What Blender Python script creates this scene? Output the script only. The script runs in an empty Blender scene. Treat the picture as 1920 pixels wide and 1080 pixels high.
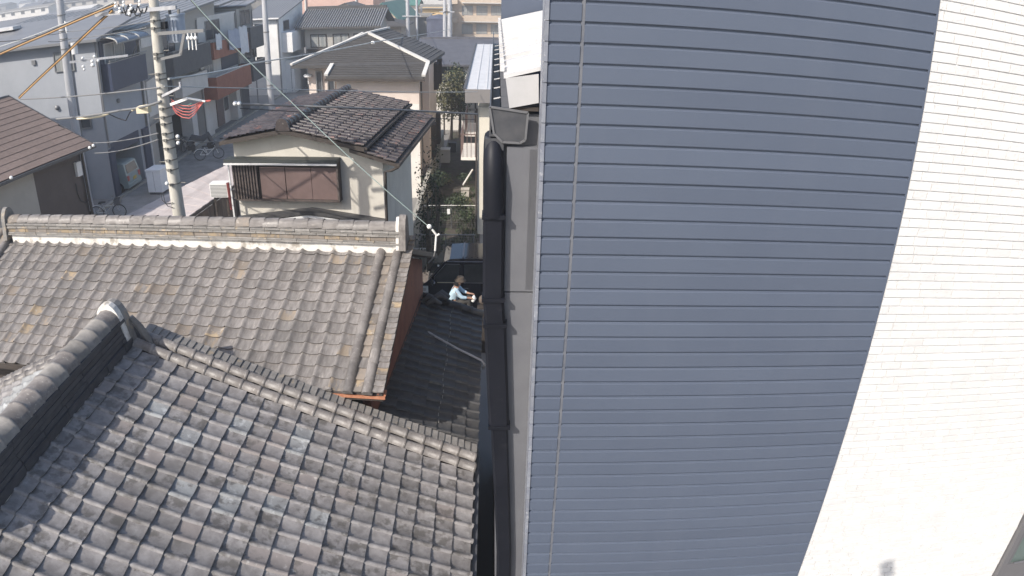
import bpy, math, random
from mathutils import Matrix, Vector
sc = bpy.context.scene
C = bpy.context.collection
R = random.Random(11)
H=10.0
LF,LK1,LK2=1320.3,0.1186,-0.0673
RM=[[0.999539, -0.021244, 0.021683], [0.010733, -0.420835, -0.907074], [0.028395, 0.906889, -0.420413]]
KP=[0.040368315195181456, 1.4624229481099112e-05, -1.0748085573802887e-05, 2.786444892013864e-07]
cd=bpy.data.cameras.new("camera"); cam=bpy.data.objects.new("camera",cd); bpy.context.collection.objects.link(cam); sc.camera=cam
cd.type='PANO'; cd.panorama_type='FISHEYE_LENS_POLYNOMIAL'; cd.sensor_width=36.0; cd.sensor_height=20.25; cd.sensor_fit='HORIZONTAL'
cd.fisheye_fov=math.pi; cd.fisheye_polynomial_k0=0.0
cd.fisheye_polynomial_k1,cd.fisheye_polynomial_k2,cd.fisheye_polynomial_k3,cd.fisheye_polynomial_k4=[-v for v in KP]
cd.clip_start=0.02; cd.clip_end=4000
rx,ry,rz=RM
cam.matrix_world=Matrix(((rx[0],-ry[0],-rz[0],0),(rx[1],-ry[1],-rz[1],0),(rx[2],-ry[2],-rz[2],H),(0,0,0,1)))
def ray(px,py):
    dx,dy=px-960.0,py-540.0; r=math.hypot(dx,dy)+1e-9; t=r/LF
    for _ in range(20): t-=(LF*(t+LK1*t**3+LK2*t**5)-r)/(LF*(1+3*LK1*t*t+5*LK2*t**4))
    c=(math.sin(t)*dx/r,math.sin(t)*dy/r,math.cos(t))
    return [sum(c[i]*RM[i][j] for i in range(3)) for j in range(3)]
def at(px,py,X=None,Y=None,Z=None):
    d=ray(px,py)
    k=X/d[0] if X is not None else Y/d[1] if Y is not None else (Z-H)/d[2]
    return (d[0]*k,d[1]*k,d[2]*k+H)

# ------------------------------------------------------------------ light
world = bpy.data.worlds.new("World"); sc.world = world; world.use_nodes = True
wn = world.node_tree.nodes; wl = world.node_tree.links
SUN_EL, SUN_AZ = math.radians(40.5), math.atan2(-0.504, -0.57)
sky = wn.new("ShaderNodeTexSky"); sky.sky_type = 'NISHITA'; sky.sun_disc = False
sky.sun_elevation = SUN_EL; sky.sun_rotation = SUN_AZ % (2 * math.pi)
sky.dust_density = 2.0
bgn = wn["Background"]; bgn.inputs["Strength"].default_value = 0.145
wl.new(sky.outputs[0], bgn.inputs[0])
sl = bpy.data.lights.new("sun", 'SUN'); sl.energy = 3.7; sl.angle = math.radians(0.53); sl.color = (1.0, 0.94, 0.86)
so = bpy.data.objects.new("sun", sl); C.objects.link(so)
so.rotation_euler = Vector((0.504, 0.57, -0.649)).to_track_quat('-Z', 'Y').to_euler()
so.location = (-20, -20, 40)
sc.view_settings.view_transform = 'Standard'; sc.view_settings.look = 'None'
sc.view_settings.gamma = 1.0; sc.view_settings.use_curve_mapping = False
sc.view_settings.exposure = 0.62

# ------------------------------------------------------------------ helpers
def tag(o, label=None, cat=None, group=None, kind=None):
    if label: o['label'] = label
    if cat: o['category'] = cat
    if group: o['group'] = group
    if kind: o['kind'] = kind
    return o

BASE = {}
def thing(name, label, cat, loc=(0, 0, 0), group=None):
    o = bpy.data.objects.new(name, None); C.objects.link(o); o.location = loc
    o.empty_display_size = 0.2; BASE[o.name] = Vector(loc)
    return tag(o, label, cat, group)

class MB:
    def __init__(s, M=None): s.v = []; s.f = []; s.mi = []; s.sm = []; s.M = M
    def add(s, vs, fs, m=0, smooth=False):
        b = len(s.v)
        for p in vs:
            p = Vector(p)
            s.v.append(s.M @ p if s.M is not None else p)
        for f in fs: s.f.append([b + i for i in f]); s.mi.append(m); s.sm.append(smooth)
        return s
    def box(s, x0, x1, y0, y1, z0, z1, m=0):
        vs = [(x, y, z) for x in (x0, x1) for y in (y0, y1) for z in (z0, z1)]
        return s.add(vs, [(0, 1, 3, 2), (4, 6, 7, 5), (0, 4, 5, 1), (2, 3, 7, 6), (0, 2, 6, 4), (1, 5, 7, 3)], m)
    def solid(s, poly, ext, m=0):
        a = [Vector(p) for p in poly]; e = Vector(ext); n = len(a)
        nn = (a[1] - a[0]).cross(a[2] - a[0])
        if nn.dot(e) > 0: a.reverse()
        fs = [tuple(range(n)), tuple(reversed(range(n, 2 * n)))]
        fs += [(i, i + n, (i + 1) % n + n, (i + 1) % n) for i in range(n)]
        return s.add(a + [p + e for p in a], fs, m)
    def bar(s, a, b, w, h=None, up=(0, 0, 1), m=0):
        a = Vector(a); b = Vector(b); h = h or w; d = (b - a).normalized(); u = Vector(up)
        if abs(d.dot(u)) > .98: u = Vector((0, 1, 0))
        x = d.cross(u).normalized(); y = x.cross(d)
        return s.solid([a + x * w / 2 + y * h / 2, a - x * w / 2 + y * h / 2, a - x * w / 2 - y * h / 2, a + x * w / 2 - y * h / 2], b - a, m)
    def tube(s, pts, r, n=6, m=0, caps=True):
        pts = [Vector(p) for p in pts]; rs = r if isinstance(r, (list, tuple)) else [r] * len(pts)
        vs = []; fs = []; px = None
        for i, p in enumerate(pts):
            d = (pts[min(i + 1, len(pts) - 1)] - pts[max(i - 1, 0)]).normalized()
            if px is None:
                u = Vector((0, 0, 1)) if abs(d.z) < .9 else Vector((1, 0, 0)); px = d.cross(u).normalized()
            else: px = (px - d * px.dot(d)).normalized()
            py = d.cross(px)
            for k in range(n):
                t = 2 * math.pi * k / n; vs.append(p + (px * math.cos(t) + py * math.sin(t)) * rs[i])
        for i in range(len(pts) - 1):
            for k in range(n): fs.append((i * n + k, i * n + (k + 1) % n, (i + 1) * n + (k + 1) % n, (i + 1) * n + k))
        s.add(vs, fs, m, True)
        if caps:
            l = (len(pts) - 1) * n; s.add(vs[:n], [tuple(reversed(range(n)))], m); s.add(vs[l:], [tuple(range(n))], m)
        return s
    def ball(s, c, r, n=8, m=0, sz=1.0):
        vs = [(c[0], c[1], c[2] - r * sz)]; k = n // 2
        for i in range(1, k):
            a = -math.pi / 2 + math.pi * i / k
            for j in range(n): t = 2 * math.pi * j / n; vs.append((c[0] + r * math.cos(a) * math.cos(t), c[1] + r * math.cos(a) * math.sin(t), c[2] + r * sz * math.sin(a)))
        vs.append((c[0], c[1], c[2] + r * sz)); fs = []
        for j in range(n): fs.append((0, 1 + (j + 1) % n, 1 + j)); L = len(vs) - 1; b = 1 + (k - 2) * n; fs.append((L, b + j, b + (j + 1) % n))
        for i in range(k - 2):
            for j in range(n): fs.append((1 + i * n + j, 1 + i * n + (j + 1) % n, 1 + (i + 1) * n + (j + 1) % n, 1 + (i + 1) * n + j))
        return s.add(vs, fs, m, True)
    def mesh(s, name, mats, off=Vector((0, 0, 0))):
        me = bpy.data.meshes.new(name); me.from_pydata([tuple(p - off) for p in s.v], [], s.f)
        for m in (mats if isinstance(mats, (list, tuple)) else [mats]): me.materials.append(m)
        me.polygons.foreach_set('material_index', s.mi); me.polygons.foreach_set('use_smooth', s.sm); me.update()
        return me

def part(name, mb, mats, parent, label=None, kind=None):
    base = BASE[parent.name]
    o = bpy.data.objects.new(name, mb.mesh(name, mats, base)); C.objects.link(o); o.parent = parent
    BASE[o.name] = base
    return tag(o, label, kind=kind)
def solo(name, mb, mats, label, cat, group=None, kind=None):
    lo = [min(p[i] for p in mb.v) for i in range(3)]; hi = [max(p[i] for p in mb.v) for i in range(3)]
    base = Vector(((lo[0] + hi[0]) / 2, (lo[1] + hi[1]) / 2, lo[2]))
    o = bpy.data.objects.new(name, mb.mesh(name, mats, base)); C.objects.link(o); o.location = base; BASE[o.name] = base
    return tag(o, label, cat, group, kind)
def piece(name, me, parent, W):
    o = bpy.data.objects.new(name, me); C.objects.link(o); o.parent = parent
    o.matrix_basis = Matrix.Translation(-BASE[parent.name]) @ W
    return o
def frame(o, x, y, z):
    o, x, y, z = Vector(o), Vector(x), Vector(y), Vector(z)
    return Matrix(((x[0], y[0], z[0], o[0]), (x[1], y[1], z[1], o[1]), (x[2], y[2], z[2], o[2]), (0, 0, 0, 1)))
def yawM(loc, deg): return Matrix.Translation(loc) @ Matrix.Rotation(math.radians(deg), 4, 'Z')

# ------------------------------------------------------------------ materials
def srgb(r, g, b): return tuple(((c / 255 + .055) / 1.055) ** 2.4 if c > 10 else c / 255 / 12.92 for c in (r, g, b))
def mat(name, col, col2=None, rough=.7, scale=4., rand=0., metal=0., bump=0., bscale=None, patch=None, patch2=None, spec=.5, detail=6, stretch=None, stain_shade=None):
    """col mixed with col2 by noise; rand = brightness spread from piece to piece; patch = (colour, threshold, scale, strength)"""
    m = bpy.data.materials.new(name); m.use_nodes = True; nt = m.node_tree; N = nt.nodes; L = nt.links
    b = N["Principled BSDF"]; b.inputs["Roughness"].default_value = rough; b.inputs["Metallic"].default_value = metal
    b.inputs["Specular IOR Level"].default_value = spec
    tc = N.new("ShaderNodeTexCoord"); oi = N.new("ShaderNodeObjectInfo"); ge = N.new("ShaderNodeNewGeometry")
    rnd = N.new("ShaderNodeMath"); rnd.operation = 'ADD'; L.new(oi.outputs["Random"], rnd.inputs[0]); L.new(ge.outputs["Random Per Island"], rnd.inputs[1])
    fr = N.new("ShaderNodeMath"); fr.operation = 'FRACT'; L.new(rnd.outputs[0], fr.inputs[0])
    off = N.new("ShaderNodeVectorMath"); off.operation = 'SCALE'; off.inputs[0].default_value = (37.1, 91.7, 53.3); L.new(fr.outputs[0], off.inputs["Scale"])
    vec = N.new("ShaderNodeVectorMath"); vec.operation = 'ADD'; L.new(tc.outputs["Object"], vec.inputs[0]); L.new(off.outputs[0], vec.inputs[1])
    src = vec.outputs[0]
    if stretch:
        mp = N.new("ShaderNodeVectorMath"); mp.operation = 'MULTIPLY'; mp.inputs[1].default_value = stretch; L.new(src, mp.inputs[0]); src = mp.outputs[0]
    def noise(sc_, det=detail):
        n = N.new("ShaderNodeTexNoise"); n.inputs["Scale"].default_value = sc_; n.inputs["Detail"].default_value = det; n.inputs["Roughness"].default_value = .62
        L.new(src, n.inputs["Vector"]); return n.outputs["Fac"]
    def mix(fac, a, c, fv=None):
        x = N.new("ShaderNodeMix"); x.data_type = 'RGBA'
        if fac is not None: L.new(fac, x.inputs[0])
        else: x.inputs[0].default_value = fv
        for s_, i in ((a, 6), (c, 7)):
            if isinstance(s_, tuple): x.inputs[i].default_value = (*s_, 1)
            else: L.new(s_, x.inputs[i])
        return x.outputs[2]
    def ramp(f, lo, hi):
        q = N.new("ShaderNodeMapRange"); q.inputs["From Min"].default_value = lo; q.inputs["From Max"].default_value = hi; L.new(f, q.inputs["Value"]); return q.outputs[0]
    cur = col
    n0 = noise(scale)
    if col2: cur = mix(ramp(n0, .38, .62), col, col2)
    for p in (patch, patch2):
        if p:
            f = ramp(noise(p[2]), p[1], p[1] + .1)
            if len(p) > 4:   # only on some pieces
                g = N.new("ShaderNodeMath"); g.operation = 'LESS_THAN'; q = N.new("ShaderNodeMath"); q.operation = 'MULTIPLY'; q.inputs[1].default_value = p[5] if len(p) > 5 else 7.31
                q2 = N.new("ShaderNodeMath"); q2.operation = 'FRACT'; L.new(fr.outputs[0], q.inputs[0]); L.new(q.outputs[0], q2.inputs[0]); L.new(q2.outputs[0], g.inputs[0]); g.inputs[1].default_value = p[4]
                h = N.new("ShaderNodeMath"); h.operation = 'MULTIPLY'; L.new(f, h.inputs[0]); L.new(g.outputs[0], h.inputs[1]); f = h.outputs[0]
            s_ = N.new("ShaderNodeMath"); s_.operation = 'MULTIPLY'; s_.inputs[1].default_value = p[3]; L.new(f, s_.inputs[0])
            cur = mix(s_.outputs[0], cur, p[0])
    if stain_shade:   # weathering, or painted shade bands, running on from piece to piece
        nz = N.new("ShaderNodeTexNoise"); nz.inputs["Detail"].default_value = 7; nz.inputs["Roughness"].default_value = .65; nz.inputs["Scale"].default_value = stain_shade[2]
        sm_ = N.new("ShaderNodeVectorMath"); sm_.operation = 'MULTIPLY'; sm_.inputs[1].default_value = stain_shade[4] if len(stain_shade) > 4 else (1, 1, 1); L.new(ge.outputs["Position"], sm_.inputs[0]); L.new(sm_.outputs[0], nz.inputs["Vector"])
        s_ = N.new("ShaderNodeMath"); s_.operation = 'MULTIPLY'; s_.inputs[1].default_value = stain_shade[3]; L.new(ramp(nz.outputs["Fac"], stain_shade[1], stain_shade[1] + .16), s_.inputs[0]); cur = mix(s_.outputs[0], cur, stain_shade[0])
    if rand:
        mr = N.new("ShaderNodeMapRange"); mr.inputs["To Min"].default_value = 1 - rand; mr.inputs["To Max"].default_value = 1 + rand; L.new(fr.outputs[0], mr.inputs["Value"])
        sv = N.new("ShaderNodeVectorMath"); sv.operation = 'SCALE'
        if isinstance(cur, tuple): sv.inputs[0].default_value = cur
        else: L.new(cur, sv.inputs[0])
        L.new(mr.outputs[0], sv.inputs["Scale"]); cur = sv.outputs[0]
    if isinstance(cur, tuple): b.inputs["Base Color"].default_value = (*cur, 1)
    else: L.new(cur, b.inputs["Base Color"])
    if bump:
        bp = N.new("ShaderNodeBump"); bp.inputs["Strength"].default_value = bump; bp.inputs["Distance"].default_value = .01
        L.new(noise(bscale or scale * 6), bp.inputs["Height"]); L.new(bp.outputs[0], b.inputs["Normal"])
    return m

M = {}
M['blue'] = mat('blue_siding', (.075, .092, .129), (.081, .099, .137), rough=.55, scale=.7, rand=.035, bump=.12, bscale=160, stain_shade=((.10, .115, .15), .50, 1.1, .16, (2.2, 1, .35)))
M['bluetrim'] = mat('blue_corner_trim', (.17, .18, .215), (.22, .23, .255), rough=.5, scale=9, rand=.10, patch=((.42, .42, .43), .60, 24, .6))
M['caulk'] = mat('joint_sealant', (.10, .108, .130), (.14, .145, .16), rough=.8, scale=6)
M['bluedark'] = mat('core_wall_blue', (.09, .105, .15), rough=.7)  # even blue of the core wall behind the boards
M['white'] = mat('white_brick_siding', (.572, .565, .553), (.605, .598, .586), rough=.8, scale=5, rand=.03, bump=.8, bscale=38)
M['whitegroove'] = mat('white_mortar', (.50, .49, .48), rough=.9)
M['greypanel'] = mat('grey_side_siding', (.115, .117, .128), (.13, .132, .142), rough=.7, scale=3, bump=.15, bscale=120)
M['pvc'] = mat('dark_downpipe', (.007, .008, .012), (.010, .011, .016), rough=.5, scale=3, spec=.22, patch=((.05, .05, .055), .62, 9, .35))
M['gutter'] = mat('dark_gutter', (.05, .052, .058), (.07, .07, .075), rough=.45, scale=8)
M['whiteroof'] = mat('pale_metal_roof', (.50, .495, .49), (.56, .55, .545), rough=.45, scale=2, stain_shade=((.40, .39, .38), .5, 3, .4))
M['alu'] = mat('aluminium_frame', (.25, .25, .27), rough=.35, metal=.6)
M['glass'] = mat('window_glass', (.035, .042, .05), (.05, .055, .062), rough=.08, scale=1.2, spec=.8)
M['glassc'] = mat('curtained_glass', (.22, .23, .23), (.32, .32, .30), rough=.12, scale=1.5, stretch=(6, 6, .2))
M['tileA'] = mat('weathered_brown_grey_tile', (.142, .128, .118), (.215, .197, .184), rough=.78, scale=9, rand=.15, bump=.35, bscale=60, stretch=(2.0, .55, 1),
    patch=((.30, .275, .245), .58, 10, .65), patch2=((.27, .205, .135), .47, 5, .6, .05), stain_shade=((.10, .095, .09), .50, .9, .45, (1, .45, 1)))
M['tileAo'] = mat('ochre_stained_tile', (.16, .14, .122), (.205, .17, .138), rough=.75, scale=6, rand=.18, bump=.3, patch=((.31, .235, .145), .46, 6, .75, .5), patch2=((.34, .31, .27), .58, 14, .7))
M['tileB'] = mat('silver_grey_tile', (.165, .153, .148), (.245, .231, .224), rough=.58, scale=8, rand=.10, bump=.25, bscale=55,
    patch=((.080, .073, .064), .50, 7, .75, .6), patch2=((.33, .325, .31), .58, 9, .6, .30, 13.7), stain_shade=((.085, .078, .070), .50, 1.3, .55))
M['tileBr'] = mat('brown_flushed_tile', (.19, .168, .157), (.235, .208, .194), rough=.6, scale=6, rand=.12, bump=.25, patch=((.08, .072, .062), .5, 6, .7, .7), patch2=((.42, .40, .37), .6, 12, .7, .5, 13.7))
M['tileBp'] = mat('pale_lichen_tile', (.19, .19, .19), (.27, .275, .272), rough=.65, scale=5, rand=.12, bump=.3, patch=((.085, .08, .075), .55, 7, .8, .8), patch2=((.42, .43, .43), .56, 8, .7))
M['maru'] = mat('smoked_roll_tile', (.135, .120, .110), (.195, .178, .165), rough=.46, scale=9, rand=.12, bump=.2, patch=((.40, .37, .33), .60, 26, .7), patch2=((.08, .07, .06), .58, 9, .5), stain_shade=((.09, .085, .078), .52, 1.4, .5))
M['noshi'] = mat('ridge_course_tile', (.16, .15, .138), (.22, .205, .188), rough=.7, scale=8, rand=.18, bump=.3, patch=((.36, .28, .18), .55, 6, .6, .4))
M['noshi_shaded'] = mat('shade_tinted_ridge_tile', (.034, .036, .044), (.055, .056, .062), rough=.6, scale=5, rand=.15, stretch=(1, .25, 3))  # ridge courses, their shade put into a darker copy of the colour
M['plaster'] = mat('white_lime_plaster', (.60, .575, .53), (.72, .69, .64), rough=.9, scale=9, bump=.5, patch=((.30, .265, .22), .55, 5, .85), stain_shade=((.25, .22, .19), .53, 2.2, .8))
M['tileC'] = mat('dark_lean_to_tile', (.040, .040, .042), (.064, .062, .061), rough=.55, scale=7, rand=.22, bump=.25, patch=((.12, .11, .085), .55, 6, .7, .12))
M['rust'] = mat('red_brown_sheet_wall', (.17, .062, .04), (.23, .088, .055), rough=.75, scale=3, bump=.2, patch=((.09, .05, .04), .58, 5, .5))
M['copper'] = mat('orange_gutter_edge', (.34, .13, .07), (.42, .20, .115), rough=.6, scale=14)
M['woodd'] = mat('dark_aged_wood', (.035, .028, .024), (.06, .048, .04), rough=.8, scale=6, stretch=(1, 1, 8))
M['concrete'] = mat('street_concrete', (.20, .195, .185), (.27, .26, .25), rough=.9, scale=1.2, bump=.2, bscale=60, patch=((.13, .125, .12), .58, .8, .6))
M['soil'] = mat('garden_soil', (.05, .042, .034), (.09, .076, .062), rough=.95, scale=4, bump=.6, patch=((.05, .07, .025), .52, 2.2, .8))
M['pole'] = mat('pale_concrete_pole', (.42, .395, .34), (.50, .475, .42), rough=.85, scale=5, bump=.2, stretch=(3, 3, .5), patch=((.28, .26, .22), .62, 6, .5))
M['polegrey'] = mat('galvanised_pole', (.34, .34, .35), (.44, .44, .45), rough=.6, scale=3, stretch=(3, 3, .4))
M['band'] = mat('pole_band_metal', (.10, .095, .085), (.2, .19, .17), rough=.6, scale=20)
M['porc'] = mat('white_porcelain', (.78, .77, .74), rough=.25)
M['dashgrey'] = mat('pale_dash_grey', (.30, .29, .27), rough=.9)
M['wire'] = mat('grey_cable', (.16, .16, .16), rough=.6)
M['wirelt'] = mat('pale_cable', (.42, .43, .42), rough=.6)
M['wiredk'] = mat('black_cable', (.02, .02, .022), rough=.6)
M['orange'] = mat('yellow_orange_sleeve', (.36, .205, .08), (.44, .26, .105), rough=.55, scale=6)
M['cream'] = mat('cream_sleeve', (.62, .55, .40), rough=.6)
M['red'] = mat('red_cable_sheath', (.52, .10, .085), (.58, .15, .125), rough=.5, scale=12)
M['teal'] = mat('green_cable_sheath', (.05, .16, .14), rough=.5)
M['trafo'] = mat('blue_grey_transformer', (.30, .34, .40), (.36, .40, .46), rough=.5, scale=5)
# ------------------------------------------------------------------ ground
def flat(name, x0, x1, y0, y1, z, m):
    mb = MB(); mb.add([(x0, y0, z), (x1, y0, z), (x1, y1, z), (x0, y1, z)], [(0, 1, 2, 3)])
    o = bpy.data.objects.new(name, mb.mesh(name, m)); C.objects.link(o); o['kind'] = 'structure'; BASE[name] = Vector((0, 0, 0)); return o
flat('ground', -990, 250, -50, 950, 0, mat('town_ground', (.16, .155, .15), (.22, .21, .20), rough=.95, scale=.05))
flat('street', -18.75, -9.2, 17, 62, .012, M['concrete'])
flat('garden', -2.85, -.5, 21.6, 46, .010, M['soil'])

# ------------------------------------------------------------------ the blue and white house on the right
BX0, BXJ, BXR, BY = .366, .627, 3.468, 5.2
BH, BZ0 = .1503, H - .165
house = thing('house', 'tall modern house clad in slate blue boards with a white brick patterned section', 'house', (3.4, 8.0, 0))
core = MB(); core.box(.40, 9.0, BY + .022, 5.50, 0, 11.2); core.box(.42, 9.0, 5.501, 12.4, 0, 8.6); part('wall', core, M['bluedark'], house)
def board_mesh(w):
    pr = [(0, .1495), (.0005, .1295), (.002, .1275), (.0150, .1245), (.0170, .1212), (.0170, .0050), (.0155, .0008), (0, .0)]
    mb = MB(); vs = []
    for x in (0, w):
        for d, z in pr: vs.append((x, -d, z))
    n = len(pr); fs = [(i, i + n, i + n + 1, i + 1) for i in range(n - 1)]
    fs += [tuple(range(n)), tuple(reversed(range(n, 2 * n)))]
    mb.add(vs, fs); return mb.mesh('siding_board', M['blue'])
bj = BXJ - .013 - (BX0 + .012)
mesh_l, mesh_r = board_mesh(bj), board_mesh(BXR - .020 - (BXJ + .013))
cm = MB(); cm.box(-.016, .014, -.020, .03, .004, .146); cm.box(-.010, .012, -.014, .03, .146, .1503); corner_me = cm.mesh('corner_piece', M['bluetrim'])
for i in range(-3, 41):
    z = BZ0 - (i + 1) * BH + .012
    for me, x in ((mesh_l, BX0 + .012), (mesh_r, BXJ + .013)):
        piece('siding_board', me, house, Matrix.Translation((x, BY + .0188 + R.uniform(-.0008, .0008), z)))
    piece('corner_piece', corner_me, house, Matrix.Translation((BX0, BY + .012 + R.uniform(-.001, .001), z)))
jm = MB(); jm.box(BXJ - .0128, BXJ + .0128, BY + .0085, BY + .021, 3.4, 10.6); part('joint_strip', jm, M['caulk'], house)
et = MB(); et.box(BXR - .0195, BXR - .002, BY + .004, BY + .021, 3.4, 10.6); part('edge_trim', et, M['blue'], house)
# white brick patterned siding
wb = MB(); wb.box(BXR, 6.455, BY + .016, BY + .0215, 3.3, 10.5); part('mortar_bed', wb, M['whitegroove'], house)
bricks = []
rowh = .0835
for r_ in range(0, 86):
    zt = 10.45 - r_ * rowh; x = BXR + .004 - R.uniform(0, .12)
    while x < 6.44:
        L_ = R.choice((.14, .18, .21, .24, .29)); x0, x1 = max(x, BXR + .003), min(x + L_, 6.45); x += L_
        if x1 - x0 > .03: bricks.append((x0, x1, zt))
def brick_mb(w, mb=None, T=None, dp=.0115):
    mb = mb or MB(); h = rowh; g = .0022; e = .0025
    o = [(g, 0, .0045), (w - g, 0, .0045), (w - g, 0, h - .001), (g, 0, h - .001)]
    q = [(g + e, -dp, .0045 + .004), (w - g - e, -dp - R.uniform(-.0014, .0014), .0045 + .004), (w - g - e, -dp - R.uniform(-.0012, .0012), h - .001 - e), (g + e, -dp, h - .001 - e)]
    vs = o + q
    if T is not None: vs = [T @ Vector(p) for p in vs]
    mb.add(vs, [(4, 5, 6, 7), (0, 1, 5, 4), (1, 2, 6, 5), (2, 3, 7, 6), (3, 0, 4, 7)]); return mb
def seen(P, pad=0):
    v = [P[0], P[1], P[2] - H]; c = [sum(RM[i][j] * v[j] for j in range(3)) for i in range(3)]
    r = math.hypot(c[0], c[1]); t = math.atan2(r, c[2]); rr = LF * (t + LK1 * t ** 3 + LK2 * t ** 5)
    px, py = 960 + rr * c[0] / r, 540 + rr * c[1] / r
    return px, py, (-pad < px < 1920 + pad and -pad < py < 1080 + pad and c[2] > 0)
vis = [b for b in bricks if seen(((b[0] + b[1]) / 2, BY, b[2] - .04), 60)[2]]
vis.sort(key=lambda b: (b[1] - b[0]) < .1 or (Vector((b[0], BY, b[2])) - Vector((0, 0, H))).length)
bm_cache = {}
for b in vis[:300]:
    w = round(b[1] - b[0], 2); k = (w, R.randrange(3))
    if k not in bm_cache: bm_cache[k] = brick_mb(b[1] - b[0]).mesh('brick', M['white'])
    piece('brick', bm_cache[k], house, Matrix.Translation((b[0], BY + .0155 + R.uniform(-.0008, .0008), b[2] - rowh)))
rest = MB()
for b in vis[300:]: brick_mb(b[1] - b[0], rest, Matrix.Translation((b[0], BY + .0155 + R.uniform(-.0008, .0008), b[2] - rowh)))
part('brick_courses', rest, M['white'], house, kind='stuff')
# window low on the white wall
wf = MB(); wx0, wx1, wz0, wz1 = 6.462, 8.3, 3.1, 5.4
wf.box(wx0, wx0 + .085, BY - .055, BY + .02, wz0, wz1); wf.box(wx1 - .08, wx1, BY - .055, BY + .02, wz0, wz1)
wf.box(wx0 + .085, wx1 - .08, BY - .05, BY + .02, wz0, 3.80); wf.box(wx0 + .085, wx1 - .08, BY - .05, BY + .02, wz1 - .08, wz1)
wo = part('window', wf, mat('window_frame_grey', (.16, .155, .16), rough=.4, metal=.3), house)
wr = MB(); wr.box(wx0 + .20, wx1 - .1, BY - .062, BY - .051, 3.80, 3.825); part('sash_rail', wr, M['alu'], wo)
wp = MB(); wp.box(wx0 + .15, wx1 - .081, BY - .028, BY + .01, 3.801, wz1 - .081); part('pane', wp, mat('greenish_pane', (.10, .13, .12), rough=.1), wo)
ws = MB(); ws.box(wx0 + .0855, wx0 + .149, BY - .04, BY + .01, 3.801, wz1 - .081); part('sash', ws, mat('sash_dark', (.10, .10, .105), rough=.4), wo)

# rear wing of the same house : grey end wall, pale metal eave roof, gutter and downpipe
wing = MB(); wing.box(.06, .398, 5.515, 12.0, 0, 8.95); part('wing_wall', wing, M['greypanel'], house)
for nm, z0, z1 in (('upper_panel', H - 2.558, H - 1.30), ('lower_panel', 0.4, H - 2.572)):
    p_ = MB(); p_.box(.105, .349, 5.45, 5.513, z0, z1)
    for k in range(8 if nm == 'upper_panel' else 0):
        x = .285 + k * .0075; p_.box(x, x + .003, 5.4465, 5.4498, z0 + .02, z1 - .02)
    part('end_panel', p_, M['greypanel'], house)
ct = MB(); ct.box(.3492, .366 - .017, 5.232, 5.448, .4, 11); part('corner_trim', ct, M['bluetrim'], house)
# blue upper wall seen behind the eave roof
ub = MB(); ub.box(.10, 2.2, 12.6, 13.4, 8.4, 11.5); part('rear_wall', ub, M['blue'], house)
def rp(x, y): return (x, y, H - .735 + .24 * (x - .083))       # eave roof plane, falling to the left
rf = MB(); rf.solid([rp(.070, 5.46), rp(.399, 5.46), rp(.399, 5.51), rp(1.9, 5.51), rp(1.9, 12.5), rp(.070, 12.5)], (0, 0, -.03)); er = part('eave_roof', rf, M['whiteroof'], house)
rb_me = MB(); a, b2 = Vector((0, 0, 0)), Vector((1.8, 0, .24 * 1.8)); rb_me.bar(a, b2, .024, .036); rib = rb_me.mesh('rib', M['whiteroof'])
cl_me = MB(); cl_me.box(-.035, .0, -.035, .035, -.005, .05); clip = cl_me.mesh('rib_cap', M['whiteroof'])
for k in range(16):
    y = 5.62 + k * .42
    for nm, me, dx in (('rib', rib, .003), ('rib_cap', clip, .002)):
        p = rp(.078, y); o = bpy.data.objects.new(nm, me); C.objects.link(o); o.parent = er; o.location = Vector((p[0] - dx, y, p[2] + .012)) - BASE[house.name]; BASE[o.name] = BASE[house.name]
vf = MB(); vf.solid([at(948, 147, Y=5.444), at(1010, 139, Y=5.444), at(1010, 193, Y=5.444), at(955, 203, Y=5.444)], (0, .014, 0))
part('verge_fascia', vf, mat('pale_grey_fascia', (.42, .415, .41), (.46, .45, .45), rough=.3, metal=.0), house)
sf = MB(); sf.box(.12, .345, 5.47, 12, H - 1.02, H - .99); part('soffit', sf, M['woodd'], house)
# gutter running away along the eave, its end cap towards us
gt = MB(); pr = [at(918, 200, Y=5.43), at(990, 211, Y=5.43), at(985, 262, Y=5.43), at(975, 268, Y=5.43), at(942, 266, Y=5.43), at(926, 250, Y=5.43)]
gt.solid(pr, (0, .012, 0)); g_ = part('gutter', gt, M['gutter'], house)
gr = MB()
for i in range(len(pr)): gr.bar(Vector(pr[i]) + Vector((0, -.004, 0)), Vector(pr[(i + 1) % len(pr)]) + Vector((0, -.004, 0)), .016, .016)
part('end_cap_rim', gr, mat('gutter_rim_grey', (.12, .12, .125), rough=.5), g_)
gl = MB()
xo, xi = pr[0][0], pr[0][0] + .10
gl.solid([(xo, 5.445, H - .98), (xo + .012, 5.445, H - .98), (xo + .012, 5.445, H - 1.22), (xo, 5.445, H - 1.22)], (0, 7.6, 0))
gl.solid([(xo + .0125, 5.445, H - 1.20), (.10, 5.445, H - 1.20), (.10, 5.445, H - 1.22), (xo + .0125, 5.445, H - 1.22)], (0, 7.6, 0))
part('trough', gl, M['gutter'], g_)
hk = MB(); hk.bar((xo + .03, 0, .0), (xo + .085, 0, .012), .014, .008); hook = hk.mesh('gutter_hook', M['whiteroof'])
for k in range(9):
    o = bpy.data.objects.new('gutter_hook', hook); C.objects.link(o); o.parent = g_; o.location = Vector((0, 5.7 + k * .55, H - .965)) - BASE[house.name]
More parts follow.
